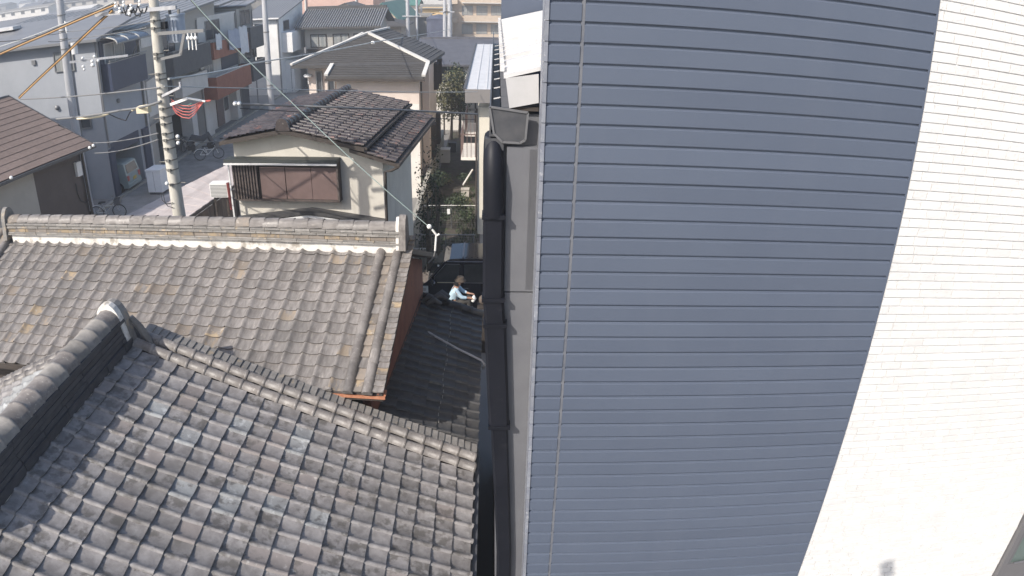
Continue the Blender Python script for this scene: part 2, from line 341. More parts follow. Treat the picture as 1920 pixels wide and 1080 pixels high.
# big dark downpipe
def sect(path, ww, dd, mb):
    n = len(path); vs = []
    cr = .035
    prof = [(-1, -.5), (-.75, -1), (.75, -1), (1, -.5), (1, 1), (-1, 1)]
    for (x, y, z), w in zip(path, ww):
        for a_, b_ in prof: vs.append((x + a_ * w / 2, y + b_ * dd / 2, z))
    k = len(prof); fs = [(i * k + j, i * k + (j + 1) % k, (i + 1) * k + (j + 1) % k, (i + 1) * k + j) for i in range(n - 1) for j in range(k)]
    fs += [tuple(reversed(range(k))), tuple(range((n - 1) * k, n * k))]
    return mb.add(vs, fs, 0, False)
dp = MB(); sect([(.006, 5.42, H - 1.85), (.010, 5.42, H - 2.58), (.030, 5.42, H - 2.84)], [.172, .176, .180], .12, dp)
sect([(.030, 5.42, H - 2.845), (.056, 5.42, H - 3.42), (.078, 5.42, H - 3.92)], [.190, .192, .192], .125, dp)
sect([(.080, 5.42, H - 3.92), (.115, 5.42, H - 4.7), (.150, 5.42, H - 5.6), (.16, 5.42, 1.0)], [.160, .158, .156, .156], .11, dp)
dpo = part('downpipe', dp, M['pvc'], house)
el = MB(); pts = [(-.002, 5.58, H - 1.245), (-.002, 5.50, H - 1.30), (-.001, 5.43, H - 1.42), (.002, 5.40, H - 1.58), (.006, 5.415, H - 1.86)]
el.tube(pts, [.074, .078, .081, .083, .086], n=14); part('elbow', el, M['pvc'], dpo)
cp = MB(); cp.box(-.068, .078, 5.44, 5.60, H - 1.33, H - 1.235); part('outlet_cap', cp, M['gutter'], dpo)
cb = MB()
for z, x, w in ((H - 1.86, .006, .186), (H - 2.60, .012, .196), (H - 2.845, .030, .204), (H - 3.92, .079, .204)): cb = MB(); cb.box(x - w / 2, x + w / 2, 5.345, 5.49, z - .018, z + .018); part('joint_collar', cb, M['pvc'], dpo)
sr = MB(); sr.bar(at(918, 757, Y=5.5), at(921, 800, Y=5.5), .022, .02); part('pipe_bracket', sr, M['polegrey'], dpo)

# ------------------------------------------------------------------ tile meshes (x along the eave to the right seen from the eave, y up the slope, z out)
def jtile(w, L, name, m, k=1.0, mb=None, T=None, seg=10, eave=False):
    pr = [(-.085, .020), (-.055, .043), (.0, .054), (.07, .052), (.135, .037), (.21, .020), (.33, .008), (.50, .0), (.68, .002), (.83, .010), (.94, .022), (1.0, .030)]
    mb = mb or MB(); t = .020; tilt = .029; n = len(pr); vs = []
    for y in (0, L):
        for x, z in pr: vs.append((x * w, y, z * k + tilt * (1 - y / L)))
    fs = [(i, i + 1, i + 1 + n, i + n) for i in range(n - 1)]; sm = True
    top = [Vector(p) for p in vs]
    lip = [Vector((x * w, 0, z * k + tilt)) for x, z in pr] + [Vector((x * w, .004, z * k + tilt - (t if not eave else .045 + .02 * (x > .2)))) for x, z in pr]
    lf = [(i + n, i + 1 + n, i + 1, i) for i in range(n - 1)]
    side = [(pr[0][0] * w, 0, pr[0][1] * k + tilt), (pr[0][0] * w, L, pr[0][1] * k), (pr[0][0] * w, L, pr[0][1] * k - t), (pr[0][0] * w, 0, pr[0][1] * k + tilt - t)]
    f = (lambda p: T @ Vector(p)) if T is not None else Vector
    mb.add([f(p) for p in top], fs, 0, True); mb.add([f(p) for p in lip], lf); mb.add([f(p) for p in side], [(0, 1, 2, 3)])
    if eave:   # round head on the roll of an eave tile
        c = Vector((.045 * w, -.012, .030 * k + tilt)); q = [c + Vector((math.cos(a) * .036, 0, math.sin(a) * .036)) for a in [i * math.pi / 4 for i in range(8)]]
        q2 = [p + Vector((0, .03, 0)) for p in q]
        mb.add([f(p) for p in q + q2], [tuple(range(8))] + [(i, (i + 1) % 8, (i + 1) % 8 + 8, i + 8) for i in range(8)])
    return mb
def maru(r, L, collar, mb=None, T=None, cf=1.13):
    mb = mb or MB(); n = 7; A_ = [math.pi * i / (n - 1) for i in range(n)]
    def ring(rad, y, dz=0): return [Vector((-math.cos(a) * rad, y, math.sin(a) * rad + dz)) for a in A_]
    st = [ring(r * 1.0, L + .02), ring(r * 1.02, .045), ring(r * 1.02, .0)] if not collar else [ring(r * .97, L + .02), ring(r, .04), ring(r * cf, .036), ring(r * (cf + .01), .004), ring(r * (1 + (cf - 1) * .5), -.002)]
    vs = [p for q in st for p in q]; fs = []
    for i in range(len(st) - 1):
        for j in range(n - 1): fs.append((i * n + j, (i + 1) * n + j, (i + 1) * n + j + 1, i * n + j + 1))
    f = (lambda p: T @ Vector(p)) if T is not None else Vector
    mb.add([f(p) for p in vs], fs, 0, True)
    e = st[-1]; mb.add([f(p) for p in e], [tuple(range(n))]); return mb
def slab(w, L, t, mb=None, sag=0):
    mb = mb or MB(); n = 4; vs = []
    for y, z in ((0, 0), (L, -.004)):
        for i in range(n): x = w * i / (n - 1); vs.append((x, y, t + z - sag * math.sin(math.pi * i / (n - 1))))
    for i in range(n): x = w * i / (n - 1); vs.append((x, 0, -sag * math.sin(math.pi * i / (n - 1)) - .004))
    mb.add(vs, [(i, i + 1, i + 1 + n, i + n) for i in range(n - 1)] + [(i + 2 * n, i + 1 + 2 * n, i + 1, i) for i in range(n - 1)])
    mb.add([(0, 0, -.004), (0, 0, t), (0, L, t), (0, L, -.004)], [(0, 3, 2, 1)]); mb.add([(w, 0, -.004), (w, 0, t), (w, L, t), (w, L, -.004)], [(0, 1, 2, 3)])
    return mb
def jit(a=.011, d=.004): return Matrix.Translation((R.uniform(-d, d), R.uniform(-d, d), R.uniform(0, d))) @ Matrix.Rotation(R.gauss(0, a), 4, 'Z') @ Matrix.Rotation(R.gauss(0, a * 1.2), 4, 'Y')

# ------------------------------------------------------------------ roof A : the long brown tiled roof across the middle
OA = Vector((-1.68, 10.71, H - 4.3)); rA = Vector((.9974, -.0719, 0)); fA = Vector((-.0719, -.9974, 0)); cA, sA = math.cos(math.atan(.44)), math.sin(math.atan(.44))
dA = fA * cA + Vector((0, 0, -sA)); uA = -dA; nA = rA.cross(uA)
def PA(s, d, h=0): return OA + rA * s + dA * d + nA * h
ha = thing('tiled_house', 'old house under a long brown grey pantile roof with a white plastered ridge', 'house', (-5.5, 10.8, 0))
WA, LA, DE = .2685, .2, 2.79
tA = [jtile(WA, LA + .06, 'roof_tile', None, k=.85).mesh('roof_tile', M[k]) for k in ('tileA', 'tileA', 'tileAo')]
tAe = jtile(WA, LA + .06, 'e', None, eave=True).mesh('eave_tile', M['tileA'])
polyB = [(212, 572), (250, 600), (890, 848), (890, 1090), (-60, 1090), (-60, 700), (110, 630)]
def inpoly(x, y, pl):
    c = False; j = len(pl) - 1
    for i in range(len(pl)):
        (xi_, yi), (xj, yj) = pl[i], pl[j]
        if (yi > y) != (yj > y) and x < (xj - xi_) * (y - yi) / (yj - yi) + xi_: c = not c
        j = i
    return c
tl = []
for ci in range(-1, 28):
    s0 = -.40 - WA * (ci + 1)
    for ri in range(15):
        d = DE - ri * LA
        W = frame(PA(s0, d), rA, uA, nA) @ jit()
        px, py, ok = seen(PA(s0 + WA / 2, d - .1), 12)
        tl.append((not ok or inpoly(px, py, polyB), (PA(s0, d) - Vector((0, 0, H))).length, W, ri))
tl.sort(key=lambda q: (q[0], q[1]))
stA = MB(); nA_ = 0
for hid, _, W, ri in tl:
    if not hid and nA_ < 300:
        nA_ += 1
        if ri == 0: piece('eave_tile', tAe, ha, W)
        else: piece('roof_tile', tA[2] if R.random() < .035 else tA[0], ha, W)
    elif ri < 15: jtile(WA, LA + .06, '', None, mb=stA, T=W)
part('roof_tiles', stA, M['tileA'], ha, kind='stuff')
mA = [maru(.080, .25, False).mesh('roll_tile', M[k]) for k in ('maru', 'tileA')]
for s in (-.128, .152):
    for i in range(12):
        d = 2.83 - i * .25
        if d > -.14: piece('roll_tile', mA[R.random() < .4], ha, frame(PA(s, d, .035), rA, uA, nA) @ jit(.004, .002))
ya = slab(.13, LA + .03, .018, sag=.006).mesh('channel_tile', M['tileAo']); ya2 = slab(.15, LA + .03, .018, sag=.01).mesh('channel_tile', M['tileA'])
for i in range(15):
    d = 2.79 - i * LA
    piece('channel_tile', ya if R.random() < .62 else ya2, ha, frame(PA(-.058, d, .038), rA, uA, nA) @ Matrix.Rotation(-.10, 4, 'X') @ jit(.01, .002))
va = slab(.155, .135, .02, sag=.012).mesh('verge_tile', M['tileA']); va2 = slab(.155, .135, .02, sag=.012).mesh('verge_tile', M['tileAo'])
for i in range(30):
    d = 2.79 - i * .1025
    piece('verge_tile', va2 if R.random() < .3 else va, ha, frame(PA(.232, d, .055), rA, uA, nA) @ Matrix.Rotation(-.16, 4, 'X') @ jit(.012, .003))
for s, k in ((-7.62, 0), (-7.92, 1)):
    for i in range(12):
        d = 2.83 - i * .25
        piece('roll_tile', mA[k], ha, frame(PA(s, d, .035), rA, uA, nA) @ jit(.004, .002))
vb = slab(.26, LA + .03, .02, sag=.01).mesh('channel_tile', M['tileAo'])
for i in range(15): piece('channel_tile', vb, ha, frame(PA(-7.90, 2.79 - i * LA, .03), rA, uA, nA) @ jit(.01, .002)); 
# roof bed, rear slope, walls
bd = MB(); bd.solid([PA(.36, DE + .0, -.012), PA(.36, -.10, -.012), PA(-8.1, -.10, -.012), PA(-8.1, DE, -.012)], (0, 0, -.10))
rb = OA - fA * .10; bk = [rb + rA * .36, rb + rA * -8.1, rb + rA * -8.1 - fA * 2.6 + Vector((0, 0, -1.14)), rb + rA * .36 - fA * 2.6 + Vector((0, 0, -1.14))]
part('roof_bed', bd, M['woodd'], ha)
bk_ = MB(); bk_.solid(bk, (0, 0, -.1)); part('rear_slope', bk_, M['tileC'], ha)
wl_ = MB(); G = [OA + rA * .10 + fA * 2.25, OA + rA * .10 + fA * -2.35, OA + rA * .10]
def zz(p, z): return Vector((p.x, p.y, z))
wl_.solid([zz(G[0], 0), zz(G[1], 0), zz(G[1], H - 4.3 - 1.14), zz(G[2], H - 4.40), zz(G[0], H - 4.3 - 1.13)], rA * -.12)
part('gable_wall', wl_, M['rust'], ha)
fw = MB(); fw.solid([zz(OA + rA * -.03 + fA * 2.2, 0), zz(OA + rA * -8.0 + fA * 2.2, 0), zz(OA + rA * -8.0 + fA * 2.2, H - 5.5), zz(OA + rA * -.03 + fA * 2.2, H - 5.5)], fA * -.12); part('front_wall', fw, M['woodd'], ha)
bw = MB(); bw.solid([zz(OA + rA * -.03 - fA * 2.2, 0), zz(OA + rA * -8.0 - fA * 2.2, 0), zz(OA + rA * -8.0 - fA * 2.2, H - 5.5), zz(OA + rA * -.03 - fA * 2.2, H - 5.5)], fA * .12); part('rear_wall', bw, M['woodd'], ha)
bb = MB(); bb.bar(PA(.30, DE, -.06), PA(.30, -.12, -.06), .03, .12, up=nA); part('barge_board', bb, M['rust'], ha)
eg = MB(); eg.solid([PA(-.62, DE + .02, -.03), PA(.40, DE + .02, -.03), PA(.40, DE - .12, -.05), PA(-.62, DE - .12, -.05)], (0, 0, -.014)); eg.bar(PA(-.62, DE + .028, -.035), PA(.40, DE + .028, -.035), .018, .045); part('eave_edging', eg, M['copper'], ha)
# ridge of A
pl = MB(); pl.solid([OA + rA * -7.45 + fA * .115 + Vector((0, 0, -.06)), OA + rA * .16 + fA * .115 + Vector((0, 0, -.06)), OA + rA * .16 + fA * .115 + Vector((0, 0, .145)), OA + rA * -7.45 + fA * .115 + Vector((0, 0, .145))], fA * -.24); part('plaster_band', pl, M['plaster'], ha)
def course(parent, o, r, f, s0, s1, z0, z1, hw, ln, m, jl=.0):
    s = s0
    while s < s1 - .02:
        l = min(ln * R.uniform(.97, 1.03), s1 - s); q = R.uniform(-.004, .004)
        key = ('c', round(l, 2), round(hw, 3), round(z1 - z0, 3), m)
        if key not in bm_cache:
            mb = MB(); h = z1 - z0 - .005; g = .0035
            mb.solid([(g, -hw, 0), (l - g, -hw, 0), (l - g, -hw + .008, h), (g, -hw + .008, h)], (0, 2 * hw - .0, 0)); bm_cache[key] = mb.mesh('ridge_tile', M[m])
        piece('ridge_tile', bm_cache[key], parent, frame(o + r * s - f * q, r, -f, Vector((0, 0, 1))) @ Matrix.Translation((0, 0, z0)) @ Matrix.Rotation(R.gauss(0, .004), 4, 'Z')); s += l
zb = .150
for z0, z1, hw, ln in ((zb, zb + .030, .168, .262), (zb + .030, zb + .056, .152, .262), (zb + .056, zb + .132, .140, .262), (zb + .132, zb + .163, .158, .262), (zb + .163, zb + .193, .146, .262), (zb + .193, zb + .224, .158, .262)):
    course(ha, OA, rA, fA, -7.5 - R.uniform(0, .1), .20, z0, z1, hw, ln, 'tileAo' if abs(z1 - z0 - .076) < .002 else 'noshi')
capA = [maru(.118, .255, False).mesh('ridge_cap', M[k]) for k in ('tileA', 'maru', 'tileAo')]
def capm(r, L):
    mb = maru(r, L, False); mb2 = MB(); n = 7
    return mb
i = 0; s = -7.5
while s < .12:
    piece('ridge_cap', capA[2 if R.random() < .12 else (1 if R.random() < .45 else 0)], ha, frame(OA + rA * s + Vector((0, 0, zb + .220)), fA, rA, Vector((0, 0, 1))) @ Matrix.Rotation(.055, 4, 'X') @ jit(.008, .003)); s += .256
def oni(mb, o, a, b, w, h, t):     # arched end plate standing across a ridge : a across, b along
    n = 10; pts = []
    for i in range(n + 1):
        q = math.pi * i / n; pts.append((math.cos(q) * w * .5, h * .45 + math.sin(q) * h * .55))
    prof = [(w * .62, 0)] + pts + [(-w * .62, 0)]
    mb.solid([Vector(o) + Vector(a) * x + Vector((0, 0, z)) for x, z in prof], Vector(b) * t); return mb
on = MB(); oni(on, OA + rA * .185 + Vector((0, 0, .06)), fA, rA, .30, .56, .11); oo = part('ridge_end_tile', on, M['tileA'], ha)
op = MB(); oni(op, OA + rA * .135 + Vector((0, 0, .06)), fA, rA, .27, .52, .049); part('mortar', op, M['plaster'], oo)
on = MB(); oni(on, OA + rA * -7.60 + Vector((0, 0, .05)), fA, rA, .34, .60, .09); part('ridge_end_tile', on, M['noshi'], ha)
for s in (-.128, .152, -7.62):
    q = MB(); q.ball(PA(s, -.05, .08), .105, 10, sz=.8); part('mortar_cap', q, M['plaster'], ha)

# ------------------------------------------------------------------ roof B : the near silver grey roof
TB = .421; cB, sB = math.cos(math.atan(TB)), math.sin(math.atan(TB)); OB = Vector((-.24, 7.66, H - 6.332 + TB * -.0)); OB.z = H - 6.332 + TB * .24
OB = Vector((-.24, 7.56, H - 6.332 + TB * .24 - .0)); OB.z = H - 6.43 + .095
rB = Vector((0, 1, 0)); uB = Vector((-cB, 0, sB)); nB = rB.cross(uB)
def PB(y, d, h=0): return Vector((OB.x, y, OB.z)) + uB * d + nB * h       # d = distance up the slope
hb = thing('tiled_house', 'near old house under a silver grey pantile roof with a heavy ridge coloured dark for shade', 'house', (-4.9, 5.0, 0))
WB, LB = .2655, .2485
NR = 20
tB = {k: jtile(WB, LB + .06, 'roof_tile', None, k=.72).mesh('roof_tile', M[k]) for k in ('tileB', 'tileBr', 'tileBp')}
tBe = jtile(WB, LB + .06, 'e', None, k=.72, eave=True).mesh('eave_tile', M['tileB'])
tl = []
for ci in range(16):
    y0 = 7.555 - WB * (ci + 1)
    for ri in range(NR):
        W = frame(PB(y0, ri * LB), rB, uB, nB) @ jit(.012, .006)
        px, py, ok = seen(PB(y0 + .13, ri * LB + .1), 40); tl.append((not ok, (PB(y0, ri * LB) - Vector((0, 0, H))).length, W, ri, ci))
tl.sort(key=lambda q: (q[0], q[1])); stB = MB(); n_ = 0
for hid, _, W, ri, ci in tl:
    if not hid and n_ < 290:
        n_ += 1
        q = R.random(); cl = math.exp(-((ri - 9) ** 2) / 18 - ((ci - 5) ** 2) / 14)
        piece('eave_tile' if ri == 0 else 'roof_tile', tBe if ri == 0 else tB['tileBr' if q < .04 + .20 * cl else 'tileBp' if q < .06 + .30 * cl else 'tileB'], hb, W)
    else: jtile(WB, LB + .06, '', None, mb=stB, T=W)
part('roof_tiles', stB, M['tileB'], hb, kind='stuff')
mB = maru(.078, .2557, True).mesh('roll_tile', M['maru'])
for y in (7.635, 7.865):
    for i in range(19): piece('roll_tile', mB, hb, frame(PB(y, .0 + i * .2557, .048), rB, uB, nB) @ jit(.006, .003))
ch = slab(.11, LB + .03, .018, sag=.008).mesh('channel_tile', M['tileB'])
for i in range(NR):
    piece('channel_tile', ch, hb, frame(PB(7.695, i * LB, .022), rB, uB, nB) @ Matrix.Rotation(-.08, 4, 'X') @ jit(.01, .003))
sv = slab(.215, .112, .022, sag=.0).mesh('verge_tile', M['noshi'])
for i in range(49):
    piece('verge_tile', sv, hb, frame(PB(7.945, -.02 + i * .1, .055), rB, uB, nB) @ Matrix.Rotation(-.13, 4, 'X') @ jit(.010, .002))
# left slope of B
XR = -4.95; ZR = PB(0, 5.13).z
uL = Vector((cB, 0, sB)); rL = Vector((0, -1, 0)); nL = rL.cross(uL)
def PL(y, d, h=0): return Vector((XR, y, ZR)) - uL * d + nL * h             # d = distance down from the ridge
tlm = jtile(WB, LB + .06, '', None).mesh('roof_tile', M['tileBp']); tlm2 = jtile(WB, LB + .06, '', None).mesh('roof_tile', M['tileB'])
stL = MB()
for ci in range(9):
    for ri in range(1, 15):
        W = frame(PL(7.55 - WB * ci, ri * LB + .1), rL, uL, nL) @ jit()
        if ri < 8 and seen(PL(7.4 - WB * ci, ri * LB), 20)[2]: piece('roof_tile', tlm, hb, W)
        else: jtile(WB, LB + .06, '', None, mb=stL, T=W)
part('rear_slope_tiles', stL, M['tileB'], hb, kind='stuff')
for y in (7.635, 7.865):
    for i in range(13): piece('roll_tile', mB, hb, frame(PL(y, .30 + i * .2557, .048), rL, uL, nL) @ jit(.006, .003))
for i in range(34): piece('verge_tile', sv, hb, frame(PL(7.945 + .215, .16 + i * .1, .050), rL, uL, nL) @ Matrix.Rotation(-.20, 4, 'X') @ jit(.014, .003))
bd = MB(); bd.solid([PB(1.5, 0, -.012), PB(8.12, 0, -.012), PB(8.12, 5.12, -.012), PB(1.5, 5.12, -.012)], (0, 0, -.1)); bd.solid([PL(1.5, 0.02, -.012), PL(8.12, 0.02, -.012), PL(8.12, 4, -.012), PL(1.5, 4, -.012)], (0, 0, -.1)); part('roof_bed', bd, M['woodd'], hb)
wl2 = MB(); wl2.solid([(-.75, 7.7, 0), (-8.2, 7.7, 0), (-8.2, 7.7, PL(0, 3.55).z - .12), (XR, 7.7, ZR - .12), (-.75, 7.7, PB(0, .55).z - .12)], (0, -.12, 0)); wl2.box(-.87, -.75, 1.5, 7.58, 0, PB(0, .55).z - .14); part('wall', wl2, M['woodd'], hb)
ge = MB(); ge.bar(PB(2.0, -.06, -.05), PB(8.1, -.06, -.05), .10, .07); part('gutter', ge, M['gutter'], hb)
# ridge of B
OR = Vector((XR, 0, ZR)); fB = Vector((1, 0, 0))
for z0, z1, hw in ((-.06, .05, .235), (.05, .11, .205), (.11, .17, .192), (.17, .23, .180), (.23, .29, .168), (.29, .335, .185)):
    course(hb, OR, rB, fB, 3.9, 7.62, z0, z1, hw, .5, 'noshi_shaded')
mo = MB(); mo.box(XR - .16, XR + .215, 3.9, 7.6, ZR - .15, ZR - .061); part('mortar_bed', mo, M['plaster'], hb)
capB = [maru(.165, .27, True, cf=1.05).mesh('ridge_cap', M[k]) for k in ('maru', 'noshi')]
y = 3.75
while y < 7.45:
    W = frame((XR, y, ZR + .325), Vector((-1, 0, 0)), Vector((0, -1, 0)), Vector((0, 0, 1)))
    piece('ridge_cap', capB[R.random() < .5], hb, Matrix.Translation((0, .27, 0)) @ W @ Matrix.Rotation(.03, 4, 'X') @ jit(.008, .003)); y += .27
on = MB(); oni(on, (XR, 7.60, ZR - .10), fB, rB, .40, .66, .13); oo = part('ridge_end_tile', on, M['noshi'], hb)
o2 = MB(); oni(o2, (XR, 7.50, ZR - .02), fB, rB, .37, .60, .098); part('mortar', o2, M['plaster'], oo)
o3 = MB(); o3.tube([(XR + .20, 7.74, ZR + .28), (XR + .28, 7.77, ZR + .12), (XR + .36, 7.78, ZR - .06), (XR + .42, 7.76, ZR - .18)], [.04, .055, .05, .03], n=8); part('scroll', o3, M['noshi'], oo); o3 = MB(); o3.tube([(XR - .20, 7.74, ZR + .28), (XR - .28, 7.77, ZR + .12), (XR - .36, 7.78, ZR - .06)], [.04, .055, .04], n=8); part('scroll', o3, M['noshi'], oo)

# ------------------------------------------------------------------ lean-to roof C in the gap
hc = thing('lean_to', 'dark tiled lean-to roof in the shaded gap beside the red brown wall', 'lean-to', (-1, 10.5, 0))
def CX(y): return -1.50 - .0719 * (12.9 - y)
ZW, ZE = H - 6.22, H - 6.70
XE = -.20; TCs = (ZW - ZE) / 1.45
uC = Vector((-1, 0, TCs)).normalized(); rC = Vector((0, 1, 0)); nC = rC.cross(uC); OC = Vector((XE, 0, ZE))
tC = jtile(.25, .285, '', None, k=.8).mesh('roof_tile', M['tileC'])
for ci in range(19):
    y = 13.0 - (ci + 1) * .25
    for ri in range(8):
        if XE - ri * .225 * uC.x * -1 < CX(y) + .05: continue
        piece('roof_tile', tC, hc, frame(OC + rC * y + uC * (ri * .225), rC, uC, nC) @ jit(.01, .004))
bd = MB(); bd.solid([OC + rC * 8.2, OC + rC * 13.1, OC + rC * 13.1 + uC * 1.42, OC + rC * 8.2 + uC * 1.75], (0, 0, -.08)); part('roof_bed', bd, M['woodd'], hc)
fl = MB(); fl.bar((CX(8.3) + .0, 8.3, ZW + .06), (CX(12.9), 12.9, ZW + .06), .16, .05); part('flashing', fl, M['woodd'], hc)
vm = maru(.085, .24, True).mesh('verge_roll', M['tileC'])
for i in range(6): piece('verge_roll', vm, hc, frame(OC + rC * 13.03 + uC * (i * .24) + nC * .05, rC, uC, nC) @ jit(.02, .006))
cr = MB()
for i in range(5):
    x = -1.45 + R.uniform(0, .35); y = 12.5 + R.uniform(0, .7); cr.tube([(x, y, ZW + .02), (x + .16, y + .06, ZW + .10), (x + .3, y + .02, ZW + .03)], [.05, .075, .04], n=7)
part('ridge_end_tile', cr, M['tileC'], hc)
wc = MB(); wc.box(-1.4, XE - .25, 8.3, 12.9, 0, ZE - .02); part('wall', wc, M['woodd'], hc)
cd_ = MB()
for i in range(24):
    y = 8.9 + i * .17; p = OC + rC * y + uC * (.66 + .02 * math.sin(i)); cd_.bar(p + nC * .070, p + rC * .085 + nC * .068, .008, .008)
part('pale_dash', cd_, M['dashgrey'], hc, kind='stuff')  # short pale dashes laid along one tile row
# pale conduit running down the wall and across the lean-to
cdt = MB(); pth = [at(772, 470, Y=12.6), at(774, 560, Y=12.4), at(776, 598, Y=12.2), at(790, 615, Y=11.9), at(820, 633, Z=ZE + .36), at(860, 655, Z=ZE + .22), at(903, 676, Z=ZE + .12), at(909, 684, Z=ZE + .06), at(906, 690, Z=ZE - .1)]
cdt.tube(pth, .022, n=8); solo('drain_pipe', cdt, M['polegrey'], 'thin pale drain pipe bent across the dark lean-to tiles', 'pipe')
# ------------------------------------------------------------------ middle distance
def hit(px, py, P, n):
    d = Vector(ray(px, py)); n = Vector(n); O = Vector((0, 0, H)); return O + d * ((Vector(P) - O).dot(n) / d.dot(n))
def fx(px, py, X=-18.9): p = at(px, py, X=X); return p[1], p[2]
M['beige'] = mat('beige_stucco', (.50, .47, .41), (.55, .52, .455), rough=.9, scale=2, bump=.2, bscale=70, stain_shade=((.34, .315, .27), .54, 1.1, .5, (2.5, 2.5, .35)))
M['shutter'] = mat('brown_shutter_panel', (.115, .078, .070), (.14, .095, .086), rough=.55, scale=3, rand=.06)
M['lattice'] = mat('dark_brown_lattice', (.055, .042, .038), (.09, .07, .06), rough=.7, scale=12, patch=((.4, .38, .35), .70, 9, .8))
M['tileD'] = mat('streaked_dark_tile', (.040, .034, .034), (.066, .054, .053), rough=.36, scale=9, rand=.30, patch=((.16, .07, .052), .54, 5, .7, .26), patch2=((.30, .27, .25), .62, 14, .7, .5, 13.7))  # pale second patch paints white glints onto some tiles
M['slate'] = mat('dark_grey_slate', (.050, .047, .045), (.064, .060, .057), rough=.75, scale=3, rand=.08)
M['capw'] = mat('pale_ridge_cap', (.48, .46, .43), (.56, .54, .50), rough=.6)
M['pinkw'] = mat('pale_pink_stucco', (.56, .475, .415), (.61, .52, .46), rough=.9, scale=2)
M['shingle'] = mat('red_brown_shingle', (.155, .112, .092), (.185, .136, .114), rough=.8, scale=8, rand=.09, bump=.3, bscale=90)
M['brownw'] = mat('brown_siding', (.078, .062, .056), (.09, .072, .066), rough=.8, scale=2)
M['greyw'] = mat('light_grey_siding', (.31, .325, .35), (.34, .355, .38), rough=.8, scale=1.2)
M['tanw'] = mat('tan_grey_siding', (.36, .335, .30), (.40, .375, .335), rough=.85, scale=1.5)
M['palew'] = mat('pale_beige_siding', (.60, .57, .52), (.66, .625, .58), rough=.85, scale=1.5)
M['whitew'] = mat('white_render', (.68, .67, .65), (.74, .73, .71), rough=.85, scale=1.5)
M['navy'] = mat('navy_panel', (.028, .038, .072), (.034, .045, .082), rough=.5, scale=2)
M['orangew'] = mat('red_orange_panel', (.26, .085, .045), (.31, .11, .06), rough=.7, scale=2)
M['darkw'] = mat('charcoal_panel', (.062, .062, .066), (.08, .08, .082), rough=.7, scale=2)
M['metalroof'] = mat('grey_metal_roof', (.155, .155, .16), (.18, .18, .185), rough=.45, scale=1)
M['dkroof'] = mat('dark_blue_grey_roof', (.075, .075, .085), (.095, .095, .105), rough=.55, scale=1, stretch=(2, 2, 2))
M['frame'] = mat('grey_window_frame', (.22, .22, .22), rough=.4, metal=.3)
M['whitefr'] = mat('white_window_frame', (.65, .64, .62), rough=.5)
M['striped'] = mat('pale_pink_sheet_roof', (.43, .375, .35), (.52, .46, .43), rough=.7, scale=1.2, stain_shade=((.27, .235, .22), .48, .8, .5, (2.2, .25, 1)))  # stretched bands paint in cast shadow as well as dirt
M['blk'] = mat('black_void', (.012, .012, .013), rough=.9)
M['rubber'] = mat('black_rubber', (.018, .018, .019), rough=.8)
M['chrome'] = mat('silver_metal', (.45, .45, .46), rough=.25, metal=.9)
M['cloth1'] = mat('grey_blue_cloth', (.34, .37, .45), (.40, .43, .50), rough=.95, scale=4)
M['cloth2'] = mat('white_cloth', (.62, .62, .64), (.70, .70, .70), rough=.95, scale=4)
M['stonew'] = mat('garden_block_wall', (.25, .24, .21), (.33, .31, .27), rough=.95, scale=2.5, bump=.3, patch=((.15, .15, .12), .58, 2, .6))
M['leaf'] = mat('green_leaf', (.024, .038, .015), (.045, .062, .026), rough=.7, scale=2, rand=.45)
M['leafd'] = mat('dark_green_leaf', (.014, .026, .011), (.028, .044, .02), rough=.7, scale=2, rand=.45)
M['leafy'] = mat('dry_leaf', (.085, .085, .04), (.13, .12, .06), rough=.8, scale=2, rand=.4)
M['bark'] = mat('grey_bark', (.10, .08, .06), (.15, .12, .09), rough=.95, scale=9)

def win(par, o, u, n, w, h, fm='frame', pm='glass', mull=1, name='window', t=.05, proud=.05):
    """window on a wall: o lower left corner, u to the right, n outwards"""
    o, u, n = Vector(o), Vector(u).normalized(), Vector(n).normalized(); k = Vector((0, 0, 1)); mb = MB()
    def bx(a0, a1, b0, b1, c0, c1): mb.solid([o + u * a0 + k * b0 + n * c0, o + u * a1 + k * b0 + n * c0, o + u * a1 + k * b1 + n * c0, o + u * a0 + k * b1 + n * c0], n * (c1 - c0))
    bx(0, w, 0, t, .002, proud); bx(0, w, h - t, h, .002, proud); bx(0, t, t, h - t, .002, proud); bx(w - t, w, t, h - t, .002, proud)
    for i in range(mull): x = w * (i + 1) / (mull + 1); bx(x - t * .4, x + t * .4, t, h - t, .002, proud - .006)
    f = part(name, mb, M[fm], par); mb = MB(); bx(t, w - t, t, h - t, .0025, proud * .4); part('pane', mb, M[pm], f); return f

# ---- beige house
S0 = Vector((-4.86, 15.8, 0)); bA = -fA
def PH(s, b, z): return S0 + rA * s + bA * b + Vector((0, 0, z))
hs = thing('beige_house', 'beige stucco house with brown shutters under a rust streaked dark tile roof', 'house', (-4.5, 18.5, 0))
ZRi = H - 3.36; TL, TR = .17, .215
mb = MB(); mb.solid([PH(-1.45, .34, 0), PH(2.25, .34, 0), PH(2.25, .34, H - 4.22), PH(1.62, .34, H - 4.02), PH(1.6, .34, ZRi - TR * 1.6 - .06), PH(0, .34, ZRi - .06), PH(-1.45, .34, ZRi - TL * 1.45 - .06)], bA * 3.5); part('wall', mb, M['beige'], hs)
mb = MB(); mb.solid([PH(-1.45, 3.841, 0), PH(1.6, 3.841, 0), PH(1.6, 3.841, ZRi - TR * 1.6 - .06), PH(0, 3.841, ZRi - .06), PH(-1.45, 3.841, ZRi - TL * 1.45 - .06)], bA * 1.7); part('rear_wall', mb, M['beige'], hs)
wD, lD = .27, .235
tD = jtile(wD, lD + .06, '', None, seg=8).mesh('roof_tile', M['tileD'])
nD = [0]; stD = MB()
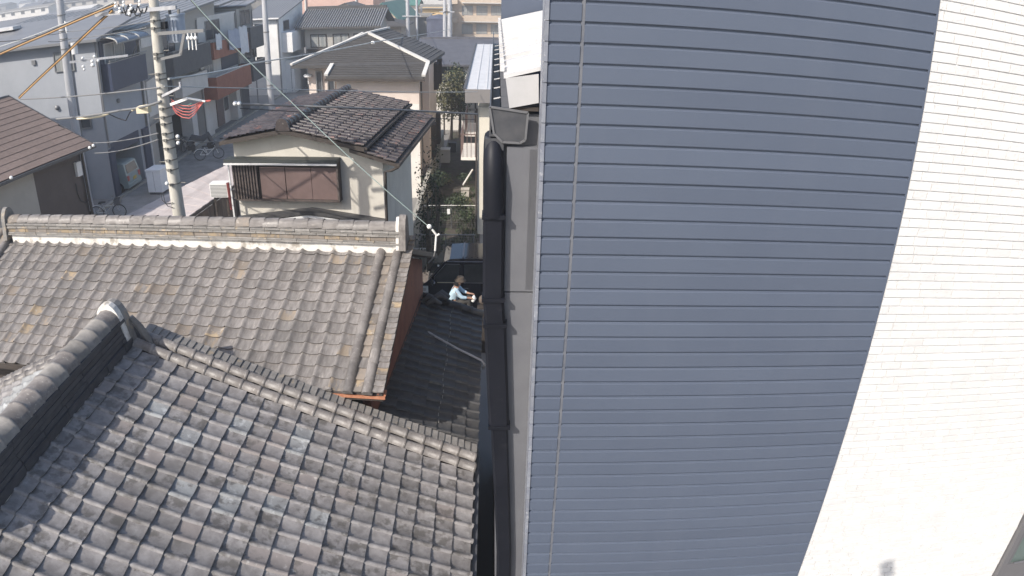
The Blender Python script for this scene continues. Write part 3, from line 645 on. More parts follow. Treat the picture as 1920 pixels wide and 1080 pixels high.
def hroof(par, O, r, u, ncol, nrow, nm='roof_tile'):
    n = r.cross(u)
    for c in range(ncol):
        for q in range(nrow):
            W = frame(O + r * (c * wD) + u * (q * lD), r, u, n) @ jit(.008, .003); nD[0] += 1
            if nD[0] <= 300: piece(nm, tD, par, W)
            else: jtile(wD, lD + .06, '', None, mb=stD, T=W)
uR = (-rA + Vector((0, 0, TR))).normalized(); uLh = (rA + Vector((0, 0, TL))).normalized()
hroof(hs, PH(1.90, .02, ZRi - TR * 1.90), bA, uR, 21, 8)
uR2 = (-rA + Vector((0, 0, .30))).normalized()
hroof(hs, PH(2.62, .06, H - 4.14), bA, uR2, 20, 4)
hroof(hs, PH(-1.62, 5.68, ZRi - TL * 1.62), -bA, uLh, 21, 7)
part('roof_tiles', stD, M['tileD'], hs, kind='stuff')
mb = MB()
mb.solid([PH(0, -.02, ZRi - .02), PH(1.92, -.02, ZRi - TR * 1.92 - .02), PH(1.92, 5.72, ZRi - TR * 1.92 - .02), PH(0, 5.72, ZRi - .02)], (0, 0, -.09))
mb.solid([PH(0, -.02, ZRi - .02), PH(-1.64, -.02, ZRi - TL * 1.64 - .02), PH(-1.64, 5.72, ZRi - TL * 1.64 - .02), PH(0, 5.72, ZRi - .02)], (0, 0, -.09))
mb.solid([PH(1.55, .03, H - 3.83), PH(2.64, .03, H - 4.16), PH(2.64, 5.5, H - 4.16), PH(1.55, 5.5, H - 3.83)], (0, 0, -.08))
part('roof_bed', mb, M['woodd'], hs)
rc = maru(.10, .27, True).mesh('ridge_cap', M['tileD'])
for i in range(21): piece('ridge_cap', rc, hs, frame(PH(0, .02 + i * .27, ZRi + .06), rA, bA, Vector((0, 0, 1))) @ jit(.01, .004))
mb = MB(); mb.box(-.13, .13, 0, 5.65, -.03, .065); mb.M = None
q = MB(frame(PH(0, .01, ZRi), rA, bA, (0, 0, 1))); q.box(-.11, .11, 0, 5.66, -.02, .07); part('ridge_base', q, M['tileD'], hs)
q = MB(); oni(q, PH(0, -.04, ZRi - .04), rA, bA, .30, .30, .06); part('ridge_end_tile', q, M['tileD'], hs)
q = MB(); q.bar(PH(1.95, .0, ZRi - TR * 1.95 - .03), PH(1.95, 5.7, ZRi - TR * 1.95 - .03), .06, .06); q.bar(PH(2.68, .0, H - 4.2), PH(2.68, 5.5, H - 4.2), .09, .08); part('gutter', q, M['woodd'], hs)
q = MB(); q.tube([PH(2.68, .02, H - 4.24), PH(2.5, .18, H - 4.36), PH(2.32, .28, H - 4.42), PH(2.30, .29, H - 6), PH(2.30, .29, .2)], .035, n=6); part('downpipe', q, M['woodd'], hs)
# bay with shutters and lattice
bay = MB(); fl_ = rA
bx0 = (Vector(at(440, 370, Y=16.05)) - S0).dot(rA); bx1 = (Vector(at(641, 370, Y=16.05)) - S0).dot(rA); bz0, bz1 = H - 5.12, H - 4.20
q = MB(); q.solid([PH(bx0 - .02, .10, bz0 - .03), PH(bx1 + .02, .10, bz0 - .03), PH(bx1 + .02, .10, bz0 + .01), PH(bx0 - .02, .10, bz0 + .01)], bA * .235); part('bay_sill', q, M['lattice'], hs)
q = MB(); q.solid([PH(bx0 - .12, .02, bz1 + .02), PH(bx1 + .03, .02, bz1 + .02), PH(bx1 + .03, .02, bz1 + .10), PH(bx0 - .12, .02, bz1 + .10)], bA * .31)
bh = part('bay_hood', q, mat('dark_green_hood', (.035, .04, .038), rough=.6), hs)
q = MB(); q.bar(PH(bx0 - .12, .0, bz1 - .005), PH(bx1 + .03, .0, bz1 - .005), .03, .04); q.bar(PH(bx0 - .03, .06, bz1 - .03), PH(bx0 - .03, .06, bz0 - .6), .035, .035); part('bay_frame', q, M['whitefr'], bh)
lw = bx0 + .66
for i in range(9):
    x = bx0 + .04 + i * .074; q = MB(); q.solid([PH(x, .09, bz0 + .015), PH(x + .038, .09, bz0 + .015), PH(x + .038, .09, bz1 - .03), PH(x, .09, bz1 - .03)], bA * .04); part('lattice_slat', q, M['lattice'], hs)
q = MB(); q.solid([PH(bx0, .20, bz0 + .011), PH(bx1, .20, bz0 + .011), PH(bx1, .20, bz1 + .015), PH(bx0, .20, bz1 + .015)], bA * .13); part('bay_recess', q, M['woodd'], hs)
for i in range(3):
    a = lw + .07 + i * (bx1 - lw - .08) / 3; b = a + (bx1 - lw - .08) / 3 - .015
    q = MB(); q.solid([PH(a, .15 + .012 * (i % 2), bz0 + .02), PH(b, .15 + .012 * (i % 2), bz0 + .02), PH(b, .15 + .012 * (i % 2), bz1 - .12), PH(a, .15 + .012 * (i % 2), bz1 - .12)], bA * .03); part('shutter', q, M['shutter'], hs)
q = MB(); q.solid([PH(bx1 - .02, .08, bz0), PH(bx1 + .02, .08, bz0), PH(bx1 + .02, .08, bz1), PH(bx1 - .02, .08, bz1)], bA * .25); part('bay_post', q, M['lattice'], hs)
# little gabled entrance roof in front
ap = Vector(at(577, 397, Y=15.75)); e0 = Vector(at(438, 413, Y=15.75)); e1 = Vector(at(722, 416, Y=15.75))
q = MB(); q.solid([ap, e1, e1 + bA * .34, ap + bA * .34], (0, 0, -.07)); q.solid([ap, e0, e0 + bA * .34, ap + bA * .34], (0, 0, -.07)); pr_ = part('porch_roof', q, M['tileC'], hs)
for i in range(9):
    pass
q = MB(); q.bar(ap + Vector((0, 0, -.12)) - bA * .01, e0 + Vector((0, 0, -.12)) - bA * .01, .03, .05); q.bar(ap + Vector((0, 0, -.12)) - bA * .01, e1 + Vector((0, 0, -.12)) - bA * .01, .03, .05); part('porch_fascia', q, M['whitefr'], pr_)
q = MB(); q.solid([ap + Vector((0, .12, -.1)), Vector((e0.x + .5, ap.y + .12, e0.z - .1)), Vector((e0.x + .5, ap.y + .12, 0)), Vector((e1.x - .5, ap.y + .12, 0)), Vector((e1.x - .5, ap.y + .12, e1.z - .1))], (0, .12, 0)); part('porch_wall', q, M['beige'], hs)
# side wall vents and climbing growth handled below

# ---- pole with its bands and steps
PX, PY = -6.15, 12.55
up = thing('utility_pole', 'thick pale concrete utility pole ringed with metal bands', 'utility pole', (PX, PY, 0))
q = MB(); q.tube([(PX, PY, 0), (PX, PY, 5.6), (PX, PY, 9.8), (PX, PY, 13)], [.168, .128, .092, .082], n=16); part('shaft', q, M['pole'], up)
def prad(z): return .168 - .0077 * z
for y in (38, 52, 100, 108, 138, 148, 176, 203, 219, 232, 250, 262, 278, 300, 318, 345):
    p = at(300 + y * .11, y, Y=PY - .1); z = p[2]; q = MB(); q.tube([(PX, PY, z - .012), (PX, PY, z + .012)], prad(z) + .012, n=14)
    q.box(PX - .03, PX + .03, PY - prad(z) - .05, PY - prad(z) - .005, z - .025, z + .025); part('band', q, M['band'], up)
for i in range(9):
    z = 5.5 + i * .42; s_ = -1 if i % 2 else 1; q = MB(); q.tube([(PX + s_ * prad(z) * .8, PY, z), (PX + s_ * (prad(z) + .13), PY - .02, z)], .011, n=6); part('step_bolt', q, M['band'], up)
q = MB(); a = Vector(at(305, 180, Y=PY - .16)); b = Vector(at(338, 164, Y=PY - .45)); q.bar(a, b, .045, .045); q.bar(b, b + Vector((0, 0, .10)), .03, .03); part('support_arm', q, M['polegrey'], up)
q = MB(); a = Vector(at(280, 18, Y=PY - .14)); q.bar((PX - 1.15, PY - .14, a.z), (PX + .5, PY - .14, a.z), .07, .07); part('crossarm', q, M['polegrey'], up)
q = MB(); a = Vector(at(338, 60, Y=PY - .14)); q.bar((PX + .1, PY - .14, a.z), (PX + 1.0, PY - .14, a.z), .06, .06); q.bar((PX + .62, PY - .14, a.z - .02), (PX + .50, PY - .14, a.z - .42), .05, .05); q.bar((PX + .12, PY - .15, a.z - .46), (PX + .52, PY - .15, a.z - .40), .05, .05); part('bracket', q, M['frame'], up)
for i, (x, y) in enumerate([(217, 12), (232, 10), (246, 16), (262, 9), (225, 22), (243, 26)]):
    p = at(x, y, Y=PY - .2); q = MB(); q.ball(p, .035, 8); q.ball((p[0], p[1], p[2] + .06), .028, 8); part('insulator', q, M['porc'], up)
for i in range(5):
    p = Vector(at(222 + i * 9, 8 + (i % 2) * 6, Y=PY - .18)); q = MB(); q.tube([p, p + Vector((.04, 0, -.14)), p + Vector((.13, 0, -.17)), p + Vector((.19, 0, -.05))], .012, n=5); part('jumper_lead', q, M['wiredk'], up)
for i in range(3):
    p = Vector(at(352 + i * 7, 62, Y=PY - .2)); q = MB(); q.ball((p.x, p.y, p.z - .09), .04, 8); q.tube([(p.x, p.y, p.z), (p.x, p.y, p.z - .3)], .012, n=5); part('hanging_insulator', q, M['porc'], up)
tr = thing('transformer', 'blue grey barrel transformer mounted behind the thick concrete pole', 'transformer', (PX + .27, PY + .25, 8.85))
q = MB(); q.tube([(PX + .27, PY + .30, H - 1.02), (PX + .27, PY + .30, H - .54)], .17, n=18); part('tank', q, M['trafo'], tr)
q = MB(); q.tube([(PX + .27, PY + .30, H - .538), (PX + .27, PY + .30, H - .50)], .185, n=18); part('lid', q, M['trafo'], tr)
for i in range(6):
    a = -math.pi * .95 + i * .36; q = MB(); q.box(-.008, .008, 0, .03, H - .98, H - .60); q.v = [Matrix.Translation((PX + .27, PY + .30, 0)) @ Matrix.Rotation(a + math.pi / 2, 4, 'Z') @ Matrix.Translation((0, -.195, 0)) @ p for p in q.v]; part('cooling_fin', q, M['trafo'], tr)
for dx in (-.09, .09): q = MB(); q.tube([(PX + .27 + dx, PY + .26, H - .5), (PX + .27 + dx, PY + .26, H - .42)], .03, n=8); part('bushing', q, M['band'], tr)
q = MB(); q.box(PX + .02, PX + .17, PY + .02, PY + .14, H - .75, H - .62); part('fuse_box', q, M['wiredk'], tr)

# ---- thin poles
def pole(name, label, X, Y, z1, r0, r1, m, group=None):
    t = thing(name, label, 'utility pole', (X, Y, 0), group); q = MB(); q.tube([(X, Y, 0), (X, Y, z1)], [r0, r1], n=12); part('shaft', q, M[m], t); return t
Y2 = 29.0; X2 = at(118, 60, Y=Y2)[0]; t2 = pole('utility_pole', 'slim grey steel pole standing before the light grey wall', X2, Y2, 14, .22, .15, 'polegrey')
for y in (28, 58, 73, 92): z = at(118, y, Y=Y2)[2]; q = MB(); q.tube([(X2, Y2, z - .016), (X2, Y2, z + .016)], .205, n=12); part('band', q, M['band'], t2)
a = Vector(at(131, 117, Y=28.8)); q = MB(); q.bar(a, Vector(at(240, 104, Y=29.4)), .09, .09); part('crossarm', q, M['polegrey'], t2)
for x, y, r in ((155, 109, .05), (177, 106, .055), (173, 115, .06), (184, 114, .05), (174, 122, .075), (156, 125, .055), (158, 130, .045)): q = MB(); q.ball(at(x, y, Y=28.7), r * 1.4, 8); part('insulator', q, M['porc'], t2)
a = Vector(at(136, 80, Y=28.7)); q = MB(); q.tube([(a.x + .06, 28.7, a.z - .50), (a.x + .06, 28.7, a.z)], .15, n=10); part('arrester', q, M['whitefr'], t2)
a = Vector(at(124, 42, Y=28.8)); q = MB(); q.tube([(a.x + .05, 28.7, a.z - .45), (a.x + .02, 28.7, a.z + .07)], .045, n=6); part('arrester_rod', q, M['porc'], t2)
p3 = at(505, 190, Y=44); t3 = pole('utility_pole', 'slim grey pole rising in front of the white balcony house', at(499, 60, Y=44)[0], 44, 12.5, .21, .15, 'polegrey')
for y in (60, 118, 160): z = at(500, y, Y=44)[2]; q = MB(); q.tube([(t3.location.x, 44, z - .03), (t3.location.x, 44, z + .03)], .2, n=10); part('band', q, M['band'], t3)
for x, Y, px0, top, lab, rr in ((765, 70, 60, 14, 'grey street pole with a lamp head left of the pink gabled block', .17), (782, 80, 60, 12, 'thin brown grey pole behind the dark hip roof', .12), (834, 72, 60, 14, 'leftmost of the twin pale poles by the beige apartment block', .17), (843, 72, 60, 14, 'rightmost of the twin pale poles by the beige apartment block', .20)):
    X = at(x, px0, Y=Y)[0]; t = pole('utility_pole', lab, X, Y, top, rr * 1.2, rr * .9, 'polegrey')
    z = at(x, 22 if x > 800 else 30, Y=Y)[2]; q = MB(); q.bar((X - .5, Y - .2, z), (X + .5, Y - .2, z), .09, .09); part('crossarm', q, M['polegrey'], t)

# ---- wires
def wire(name, label, pts, r, m, cat='cable', sag=0.0, group=None, n=10):
    pts = [Vector(p) for p in pts]; out = []
    for a, b in zip(pts, pts[1:]):
        for i in range(n): t = i / n; p = a.lerp(b, t); p.z -= sag * 4 * t * (1 - t); out.append(p)
    out.append(pts[-1]); q = MB(); q.tube(out, r, n=6); return solo(name, q, m, label, cat, group)
PT = at(216, 9, Y=PY - .2)
PB_ = at(-40, 122, Y=12.1); 
for nm, p0, p1, lab in (('sleeved_cable', at(-25, 113, Y=12.0), at(216, 9, Y=PY - .2), 'yellow orange sleeved cable, the upper one sloping across the grey roof'), ('sleeved_cable', at(36, 184, Y=14.0), at(211, 20, Y=PY - .2), 'yellow orange sleeved cable, the steep lower one ending above the brown roof')):
    a, b = Vector(p0), Vector(p1); t = thing(nm, lab, 'cable', a.lerp(b, .5)); d = (b - a).normalized(); q = MB(); q.tube([a, a.lerp(b, .5) + Vector((0, 0, -.02)), b], .021, n=8); part('sleeve', q, M['orange'], t)
    q = MB(); o_ = Vector((0, -.005, .026)); q.tube([a + o_, a.lerp(b, .5) + o_ + Vector((0, 0, -.02)), b + o_], .017, n=6); part('conductor', q, M['wiredk'], t)
wire('power_line', 'thin dark wire above the upper orange sleeve', [at(-20, 78, Y=12.6), at(60, 72, Y=12.6), at(215, 6, Y=PY - .1)], .009, M['wiredk'], 'wire', .02)
wire('power_line', 'pair of sagging grey wires crossing the light grey house roof', [at(-20, 93, Y=13), at(110, 48, Y=13), at(214, 3, Y=PY - .1)], .010, M['wirelt'], 'wire', .03)
wire('power_line', 'thin wire passing level over the light grey wall near the steel pole', [at(62, 66, Y=18), at(128, 59, Y=19), at(280, 40, Y=16)], .010, M['wire'], 'wire', .04)
wire('power_line', 'thin wire just below the grey eave line', [at(90, 78, Y=18), at(135, 72, Y=19), at(275, 52, Y=16)], .010, M['wire'], 'wire', .04)
wire('telephone_cable', 'pale spiral cable running from the brown roof to the concrete pole', [at(38, 186, Y=15), at(300, 164, Y=PY - .15)], .016, M['wire'], 'cable', .05)
wire('telephone_cable', 'pale cable continuing right from the pole past the orange balcony', [at(308, 162, Y=PY - .1), at(895, 172, Y=26)], .012, M['wirelt'], 'cable', .10)
wire('telephone_cable', 'bright cable climbing right from the pole to the far twin poles', [at(316, 148, Y=PY - .1), at(472, 119, Y=20), at(700, 79, Y=29), at(842, 55, Y=72)], .022, M['wirelt'], 'cable', .05)
q = MB(); p = at(699, 80, Y=29); q.ball(p, .09, 8, sz=.8); solo('line_tag', q, M['porc'], 'white clamp on the bright cable above the dark hip roof', 'cable clamp')
wire('telephone_cable', 'thick grey cable with hooks stretched level over the rust streaked roof', [at(440, 195, Y=14.2), at(620, 201, Y=15), at(895, 214, Y=20)], .026, M['wire'], 'cable', .0)
wire('power_line', 'thin black wire just under the thick grey cable', [at(450, 203, Y=14.3), at(890, 224, Y=20)], .010, M['wiredk'], 'wire', .06)
wire('support_wire', 'taut pale green stay wire running down to the roof corner insulator', [at(352, -8, Y=11.4), at(545, 190, Y=11.9), at(803, 424, Y=12.2)], .009, mat('pale_green_wire', (.33, .40, .37), rough=.6), 'wire', .05)
wire('support_wire', 'thin dark stay wire beside the grey gable', [at(350, -8, Y=20), at(462, 118, Y=24)], .012, M['wire'], 'wire', .0)
wire('telephone_cable', 'dark trunk cable strung between brown house corner and concrete pole', [at(106, 223, Y=15), at(230, 206, Y=13.5), at(302, 190, Y=PY - .2)], .026, M['wire'], 'cable', .03)
q = MB(); q.tube([at(145, 223, Y=14.4), at(170, 221, Y=14.3), at(190, 218, Y=14.1), at(204, 213, Y=14)], .026, n=6); solo('cable_sleeve', q, M['cream'], 'cream sleeve on the trunk cable over the light grey wall', 'cable sleeve')
q = MB(); q.tube([at(248, 207, Y=13.2), at(262, 200, Y=13.1), at(280, 197, Y=13), at(290, 196, Y=13)], .024, n=6); solo('cable_sleeve', q, M['cream'], 'cream sleeve on the trunk cable just left of the pole', 'cable sleeve')
jb = MB(); a = Vector(at(257, 203, Y=13.0)); jb.box(a.x, a.x + .26, 12.95, 13.1, a.z - .10, a.z + .02); solo('junction_box', jb, M['cream'], 'cream junction box hanging from the trunk cable', 'junction box')
lp = MB(); lp.tube([at(205, 214, Y=13.9), at(222, 222, Y=13.9), at(236, 226, Y=13.8), at(243, 212, Y=13.6), at(250, 205, Y=13.4)], .012, n=5); solo('cable_loop', lp, M['wiredk'], 'slack black loop under the trunk cable', 'cable loop')
cbt = thing('cable_bundle', 'bundle of sagging red sheathed cables right of the concrete pole', 'cable bundle', at(350, 215, Y=12.4))
for i in range(5):
    q = MB(); k = i / 4; q.tube([at(321 + i * .8, 186 + 17 * k, Y=12.42), at(331, 194 + 19 * k, Y=12.40), at(342, 198 + 22 * k, Y=12.38), at(355, 199 + 23 * k, Y=12.36), at(364, 197 + 18 * k, Y=12.36), at(372, 193 + 11 * k, Y=12.4), at(381, 189 + 3 * k, Y=12.4), at(395, 188 + k, Y=12.45)], .0085, n=6); part('cable', q, M['red'], cbt)
q = MB(); q.tube([at(330, 192, Y=12.4), at(342, 197, Y=12.4), at(352, 198, Y=12.4), at(360, 194, Y=12.4)], .012, n=6); part('cable', q, M['teal'], cbt, label='green cable among the red')
q = MB(); q.bar(at(320, 196, Y=12.36), at(352, 184, Y=12.36), .05, .05); q.bar(at(352, 184, Y=12.36), at(385, 190, Y=12.4), .03, .03); part('splice_case', q, M['porc'], cbt)
for i, (a, b, sg) in enumerate((((175, 268, 18.5), (296, 250, PY), .05), ((178, 287, 18.5), (296, 262, PY), .07))):
    wire('service_line', ['upper service line from brown house eave to the pole', 'lower service line from brown house eave to the pole'][i], [at(a[0], a[1], Y=a[2]), at(b[0], b[1], Y=b[2])], .014, M['wire'], 'wire', sg)
wire('service_line', 'wire from the pole to the beige house eave', [at(335, 258, Y=PY - .1), at(360, 264, Y=13.4), at(408, 264, Y=15.4)], .011, M['wire'], 'wire', .03)
for x, y, Y in ((313, 344, PY - .25), (333, 256, PY - .12), (334, 268, PY - .12)): 
    q = MB(); q.ball(at(x, y, Y=Y), .04, 8); part('insulator', q, M['porc'], up)
for i in range(2):
    q = MB(); q.tube([at(302 + i * 4, 362, Y=12.6), at(304 + i * 5, 375 + i * 3, Y=12.5), at(312 + i * 3, 383 + i * 4, Y=12.45), at(324, 380 + 9 * i, Y=12.4)], .008, n=5); part('slack_lead', q, M['wiredk'], up)
ins = MB(); p = at(805, 425, Y=12.2); ins.ball(p, .05, 8); solo('insulator', ins, M['porc'], 'white insulator where the stay wire meets the roof corner bracket', 'insulator')
br = MB(); br.tube([at(810, 430, Y=12.2), at(818, 440, Y=12.2), at(817, 455, Y=12.2), at(816, 470, Y=12.2)], .022, n=6); br.tube([at(818, 442, Y=12.2), at(824, 439, Y=12.2)], .02, n=6); brt = solo('roof_bracket', br, M['porc'], 'white metal bracket standing at the roof corner', 'bracket')
br = MB(); br.tube([at(816, 470, Y=12.2), at(814, 480, Y=12.2), at(808, 488, Y=12.2), at(803, 493, Y=12.15)], .016, n=6); part('lead', br, M['wire'], brt)
q = MB(); a = at(441, 194, Y=14.2); q.ball(a, .055, 8); q.ball((a[0] + .09, a[1], a[2]), .05, 8); solo('insulator', q, M['porc'], 'white insulator at the left end of the thick grey cable', 'insulator')

# ---- brown roofed house on the left
E0 = Vector(at(-120, 395, Z=H - 5)); E1 = Vector(at(176, 271, Z=H - 5)); E0.z = E1.z = H - 5
eh = (E1 - E0); eL = eh.length; eh.normalize(); ph = Vector((-eh.y, eh.x, 0))          # ph points away from the street
vt = hit(14, 180, E1, eh); run = (vt - E1).dot(ph); Tbr = (vt.z - E1.z) / run
hbw = thing('brown_house', 'house with a red brown shingle roof and brown and grey wall', 'house', (E1.x - 3, E1.y - 3, 0))
ubr = (ph + Vector((0, 0, Tbr))).normalized(); slen = (vt - E1).length; nbr = (-eh).cross(ubr); nbr = nbr if nbr.z > 0 else -nbr
q = MB(); q.solid([E0 + Vector((0, 0, -.03)), E1 + Vector((0, 0, -.03)), E1 + ubr * slen + Vector((0, 0, -.03)), E0 + ubr * slen + Vector((0, 0, -.03))], (0, 0, -.10)); part('roof_bed', q, M['woodd'], hbw)
nc = 13; pitch = slen / nc
shm = {}
for i in range(nc):
    x = -R.uniform(0, .8)
    while x < eL:
        L_ = R.choice((.75, .9, 1.1)); a, b = max(x, 0), min(x + L_, eL); x += L_
        if b - a < .1: continue
        k = round(b - a, 2)
        if k not in shm:
            mb = MB(); mb.solid([(0, 0, .022), (k - .006, 0, .022), (k - .006, pitch + .02, .004), (0, pitch + .02, .004)], (0, 0, -.017)); shm[k] = mb.mesh('shingle', M['shingle'])
        W = frame(E0 + eh * a + ubr * (i * pitch), eh, ubr, eh.cross(ubr) if eh.cross(ubr).z > 0 else -eh.cross(ubr))
        piece('shingle', shm[k], hbw, W @ Matrix.Translation((0, 0, R.uniform(0, .004))))
q = MB(); q.bar(E0 - Vector((0, 0, .06)) - ph * .05, E1 - Vector((0, 0, .06)) - ph * .05, .10, .09); part('gutter', q, M['gutter'], hbw)
q = MB(); q.bar(E1 + eh * .03 + Vector((0, 0, -.05)), E1 + eh * .03 + ubr * slen + Vector((0, 0, -.05)), .04, .16); q.bar(E0 + ubr * slen, E1 + ubr * slen, .16, .06); part('verge_trim', q, M['gutter'], hbw)
Wl = E1 + ph * .45 - eh * .30; wlen = eL
sp = Wl - eh * ((Wl - hit(62, 326, Wl, ph)).dot(eh))
q = MB(); q.solid([zz(Wl, 0), zz(sp, 0), zz(sp, H - 5.0), zz(Wl, H - 5.0)], ph * .15); part('brown_wall', q, M['brownw'], hbw)
q = MB(); q.solid([zz(sp - eh * .001, 0), zz(sp - eh * 6, 0), zz(sp - eh * 6, H - 5.0), zz(sp - eh * .001, H - 5.0)], ph * .15 + Vector((0, 0, 0))); part('grey_wall', q, M['tanw'], hbw)
q = MB(); q.solid([zz(Wl, 0), zz(Wl + ph * 2 * run, 0), zz(Wl + ph * 2 * run, H - 5.2), zz(Wl + ph * run, vt.z - .2), zz(Wl, H - 5.2)], -eh * .12); q.v = [p - eh * .001 for p in q.v]; part('gable_wall', q, M['brownw'], hbw)
q = MB(); p = hit(144, 316, Wl, ph) - ph * .01; q.solid([p + eh * .12 + Vector((0, 0, -.26)), p - eh * .12 + Vector((0, 0, -.26)), p - eh * .12 + Vector((0, 0, .24)), p + eh * .12 + Vector((0, 0, .24))], -ph * .12); mt = part('meter_box', q, M['whitefr'], hbw)
q = MB(); q.tube([hit(141, 344, Wl, ph) - ph * .03, hit(144, 362, Wl, ph) - ph * .03, hit(150, 376, Wl, ph) - ph * .03, hit(160, 380, Wl, ph) - ph * .03, hit(165, 374, Wl, ph) - ph * .03], .018, n=5); part('lead', q, M['wiredk'], mt)
for x, y in ((168, 277), (175, 273)): q = MB(); q.ball(hit(x, y, E1 - ph * .12, ph), .06, 8); part('insulator', q, M['porc'], hbw)
q = MB(); q.ball(hit(21, 333, E1 - ph * .12, ph), .06, 8); part('insulator', q, M['porc'], hbw)
q = MB(); q.tube([zz(Wl + eh * .03 - ph * .06, H - 5.2), zz(Wl + eh * .03 - ph * .06, .3)], .05, n=6); part('downpipe', q, M['woodd'], hbw)
# ------------------------------------------------------------------ street, left row of houses
FX = -18.9
def fwall(par, name, y0, y1, z0, z1, x0, x1, m):
    q = MB(); q.box(x0, x1, y0, y1, z0, z1); return part(name, q, M[m], par)
def balcony(par, y0, y1, z0, z1, m, d=.75, cap='frame', x=FX):
    q = MB(); q.box(x + d - .08, x + d, y0, y1, z0, z1); q.box(x + .003, x + d - .081, y0, y0 + .08, z0, z1); q.box(x + .003, x + d - .081, y1 - .08, y1, z0, z1); q.box(x + .003, x + d - .081, y0 + .081, y1 - .081, z0, z0 + .12)
    b = part('balcony', q, M[m], par); q = MB(); q.box(x + d - .11, x + d + .02, y0 - .02, y1 + .02, z1 + .002, z1 + .05); part('rail', q, M[cap], b); return b
def seamroof(par, pts, m='metalroof', n=14, t=.12, name='roof'):
    """mono pitch metal sheet: pts = eave left, eave right, top right, top left"""
    a, b, c, d = [Vector(p) for p in pts]; q = MB(); q.solid([a, b, c, d], (0, 0, -t)); r = part(name, q, M[m], par)
    for i in range(n + 1 if n else 0):
        k = i / n; p0, p1 = a.lerp(b, k), d.lerp(c, k); q = MB(); q.bar(p0 + Vector((0, 0, .008)), p1 + Vector((0, 0, .008)), .04, .03); part('standing_seam', q, M[m], r)
    return r
UY, UX, NX, NY = (0, 1, 0), (1, 0, 0), (1, 0, 0), (0, -1, 0)
# house 1 : light grey wall with navy balcony
h1 = thing('row_house', 'light grey sided house with a navy balcony under arched canopies', 'house', (-24, 34, 0))
y0, y1 = 31.7, 36.0
fwall(h1, 'wall', y0, y1, 2.75, 7.95, -33, FX, 'greyw')
fwall(h1, 'side_wall', y0, y0 + .25, 0, 2.749, -33, FX, 'greyw'); fwall(h1, 'garage_wall', y1 - .9, y1, 0, 2.749, -33, FX, 'greyw'); fwall(h1, 'garage_back', y0 + .251, y1 - .91, 0, 2.749, -25.2, -25, 'palew')
fwall(h1, 'lintel', y0 + .251, y1 - .91, 2.15, 2.749, FX - .25, FX - .02, 'navy'); fwall(h1, 'corner_post', y0 - .05, y0 + .42, 0, 2.5, FX + .002, FX + .12, 'navy'); fwall(h1, 'corner_post', y1 - .62, y1 + .02, 0, 2.7, FX + .002, FX + .12, 'navy')
seamroof(h1, [(-33.3, y0 - .35, 7.95), (FX + .35, y0 - .35, 7.95), (FX + .35, y1 + 1.0, 8.95), (-33.3, y1 + 1.0, 8.95)], n=0)
q = MB(); q.box(-33.3, FX + .4, y0 - .47, y0 - .35, 7.82, 7.93); part('gutter', q, M['frame'], h1)
q = MB(); q.tube([(FX + .06, y0 + .05, 7.8), (FX + .06, y0 + .05, 2.6)], .05, n=6); part('downpipe', q, M['frame'], h1)
fwall(h1, 'navy_panel', y0 + .35, y1 - .1, 5.35, 7.75, FX + .003, FX + .05, 'navy')
bl = balcony(h1, y0 + .35, y1 - .1, 5.30, 6.65, 'navy', .55)
win(h1, (FX + .051, y0 + .7, 6.4), UY, NX, 2.1, 1.2, 'whitefr', 'glassc', 1)
for i in range(3):
    ya = y0 + .45 + i * 1.18; q = MB(); n = 7
    arc = [(FX + .06 + .95 * math.sin(k / n * math.pi / 2), 7.72 + .30 * math.cos(k / n * math.pi / 2) - .1) for k in range(n + 1)]
    vs = [(x, y, z) for x, z in arc for y in (ya, ya + 1.12)]; q.add(vs, [(2 * k, 2 * k + 1, 2 * k + 3, 2 * k + 2) for k in range(n)], 0, True)
    cn = part('canopy', q, mat('smoky_canopy', (.12, .14, .17), rough=.2) if i == 0 else bpy.data.materials['smoky_canopy'], h1)
    
    for yy in (ya + 1.15, ya - .02): q = MB(); q.tube([(x, yy, z + .01) for x, z in arc], .035, n=6); part('canopy_rib', q, M['capw'], cn)
q = MB(); q.bar((FX + 1.02, y0 + .4, 7.58), (FX + 1.02, y1 - .05, 7.58), .07, .07); q.bar((FX + .52, y0 + 2.8, 6.7), (FX + .98, y0 + 2.8, 7.55), .06, .06); q.bar((FX + .56, y0 + .3, 6.78), (FX + .56, y1, 6.78), .06, .06); part('canopy_rail', q, M['frame'], h1)
p = at(100, 98, Y=y0); p2 = at(142, 132, Y=y0); win(h1, (p[0], y0, p2[2]), UX, NY, p2[0] - p[0], p[2] - p2[2], 'frame', 'glassc', 1, proud=.08)
p = at(151, 225, Y=y0); p2 = at(174, 240, Y=y0); win(h1, (p[0], y0, p2[2]), UX, NY, p2[0] - p[0], .62, 'frame', 'glass', 0, proud=.1)
for x, y in ((107, 202), (222, 189)):
    q = MB(); p = at(x, y, Y=y0 - .05) if x < 170 else at(x, y, X=FX + .05); q.ball(p, .13, 8); part('vent_hood', q, M['frame'], h1)
sq = MB(); sq.box(-29, -26, y0 + 3.3, y0 + 4.1, 8.72, 8.9); part('ridge_vent', sq, M['whiteroof'], h1)

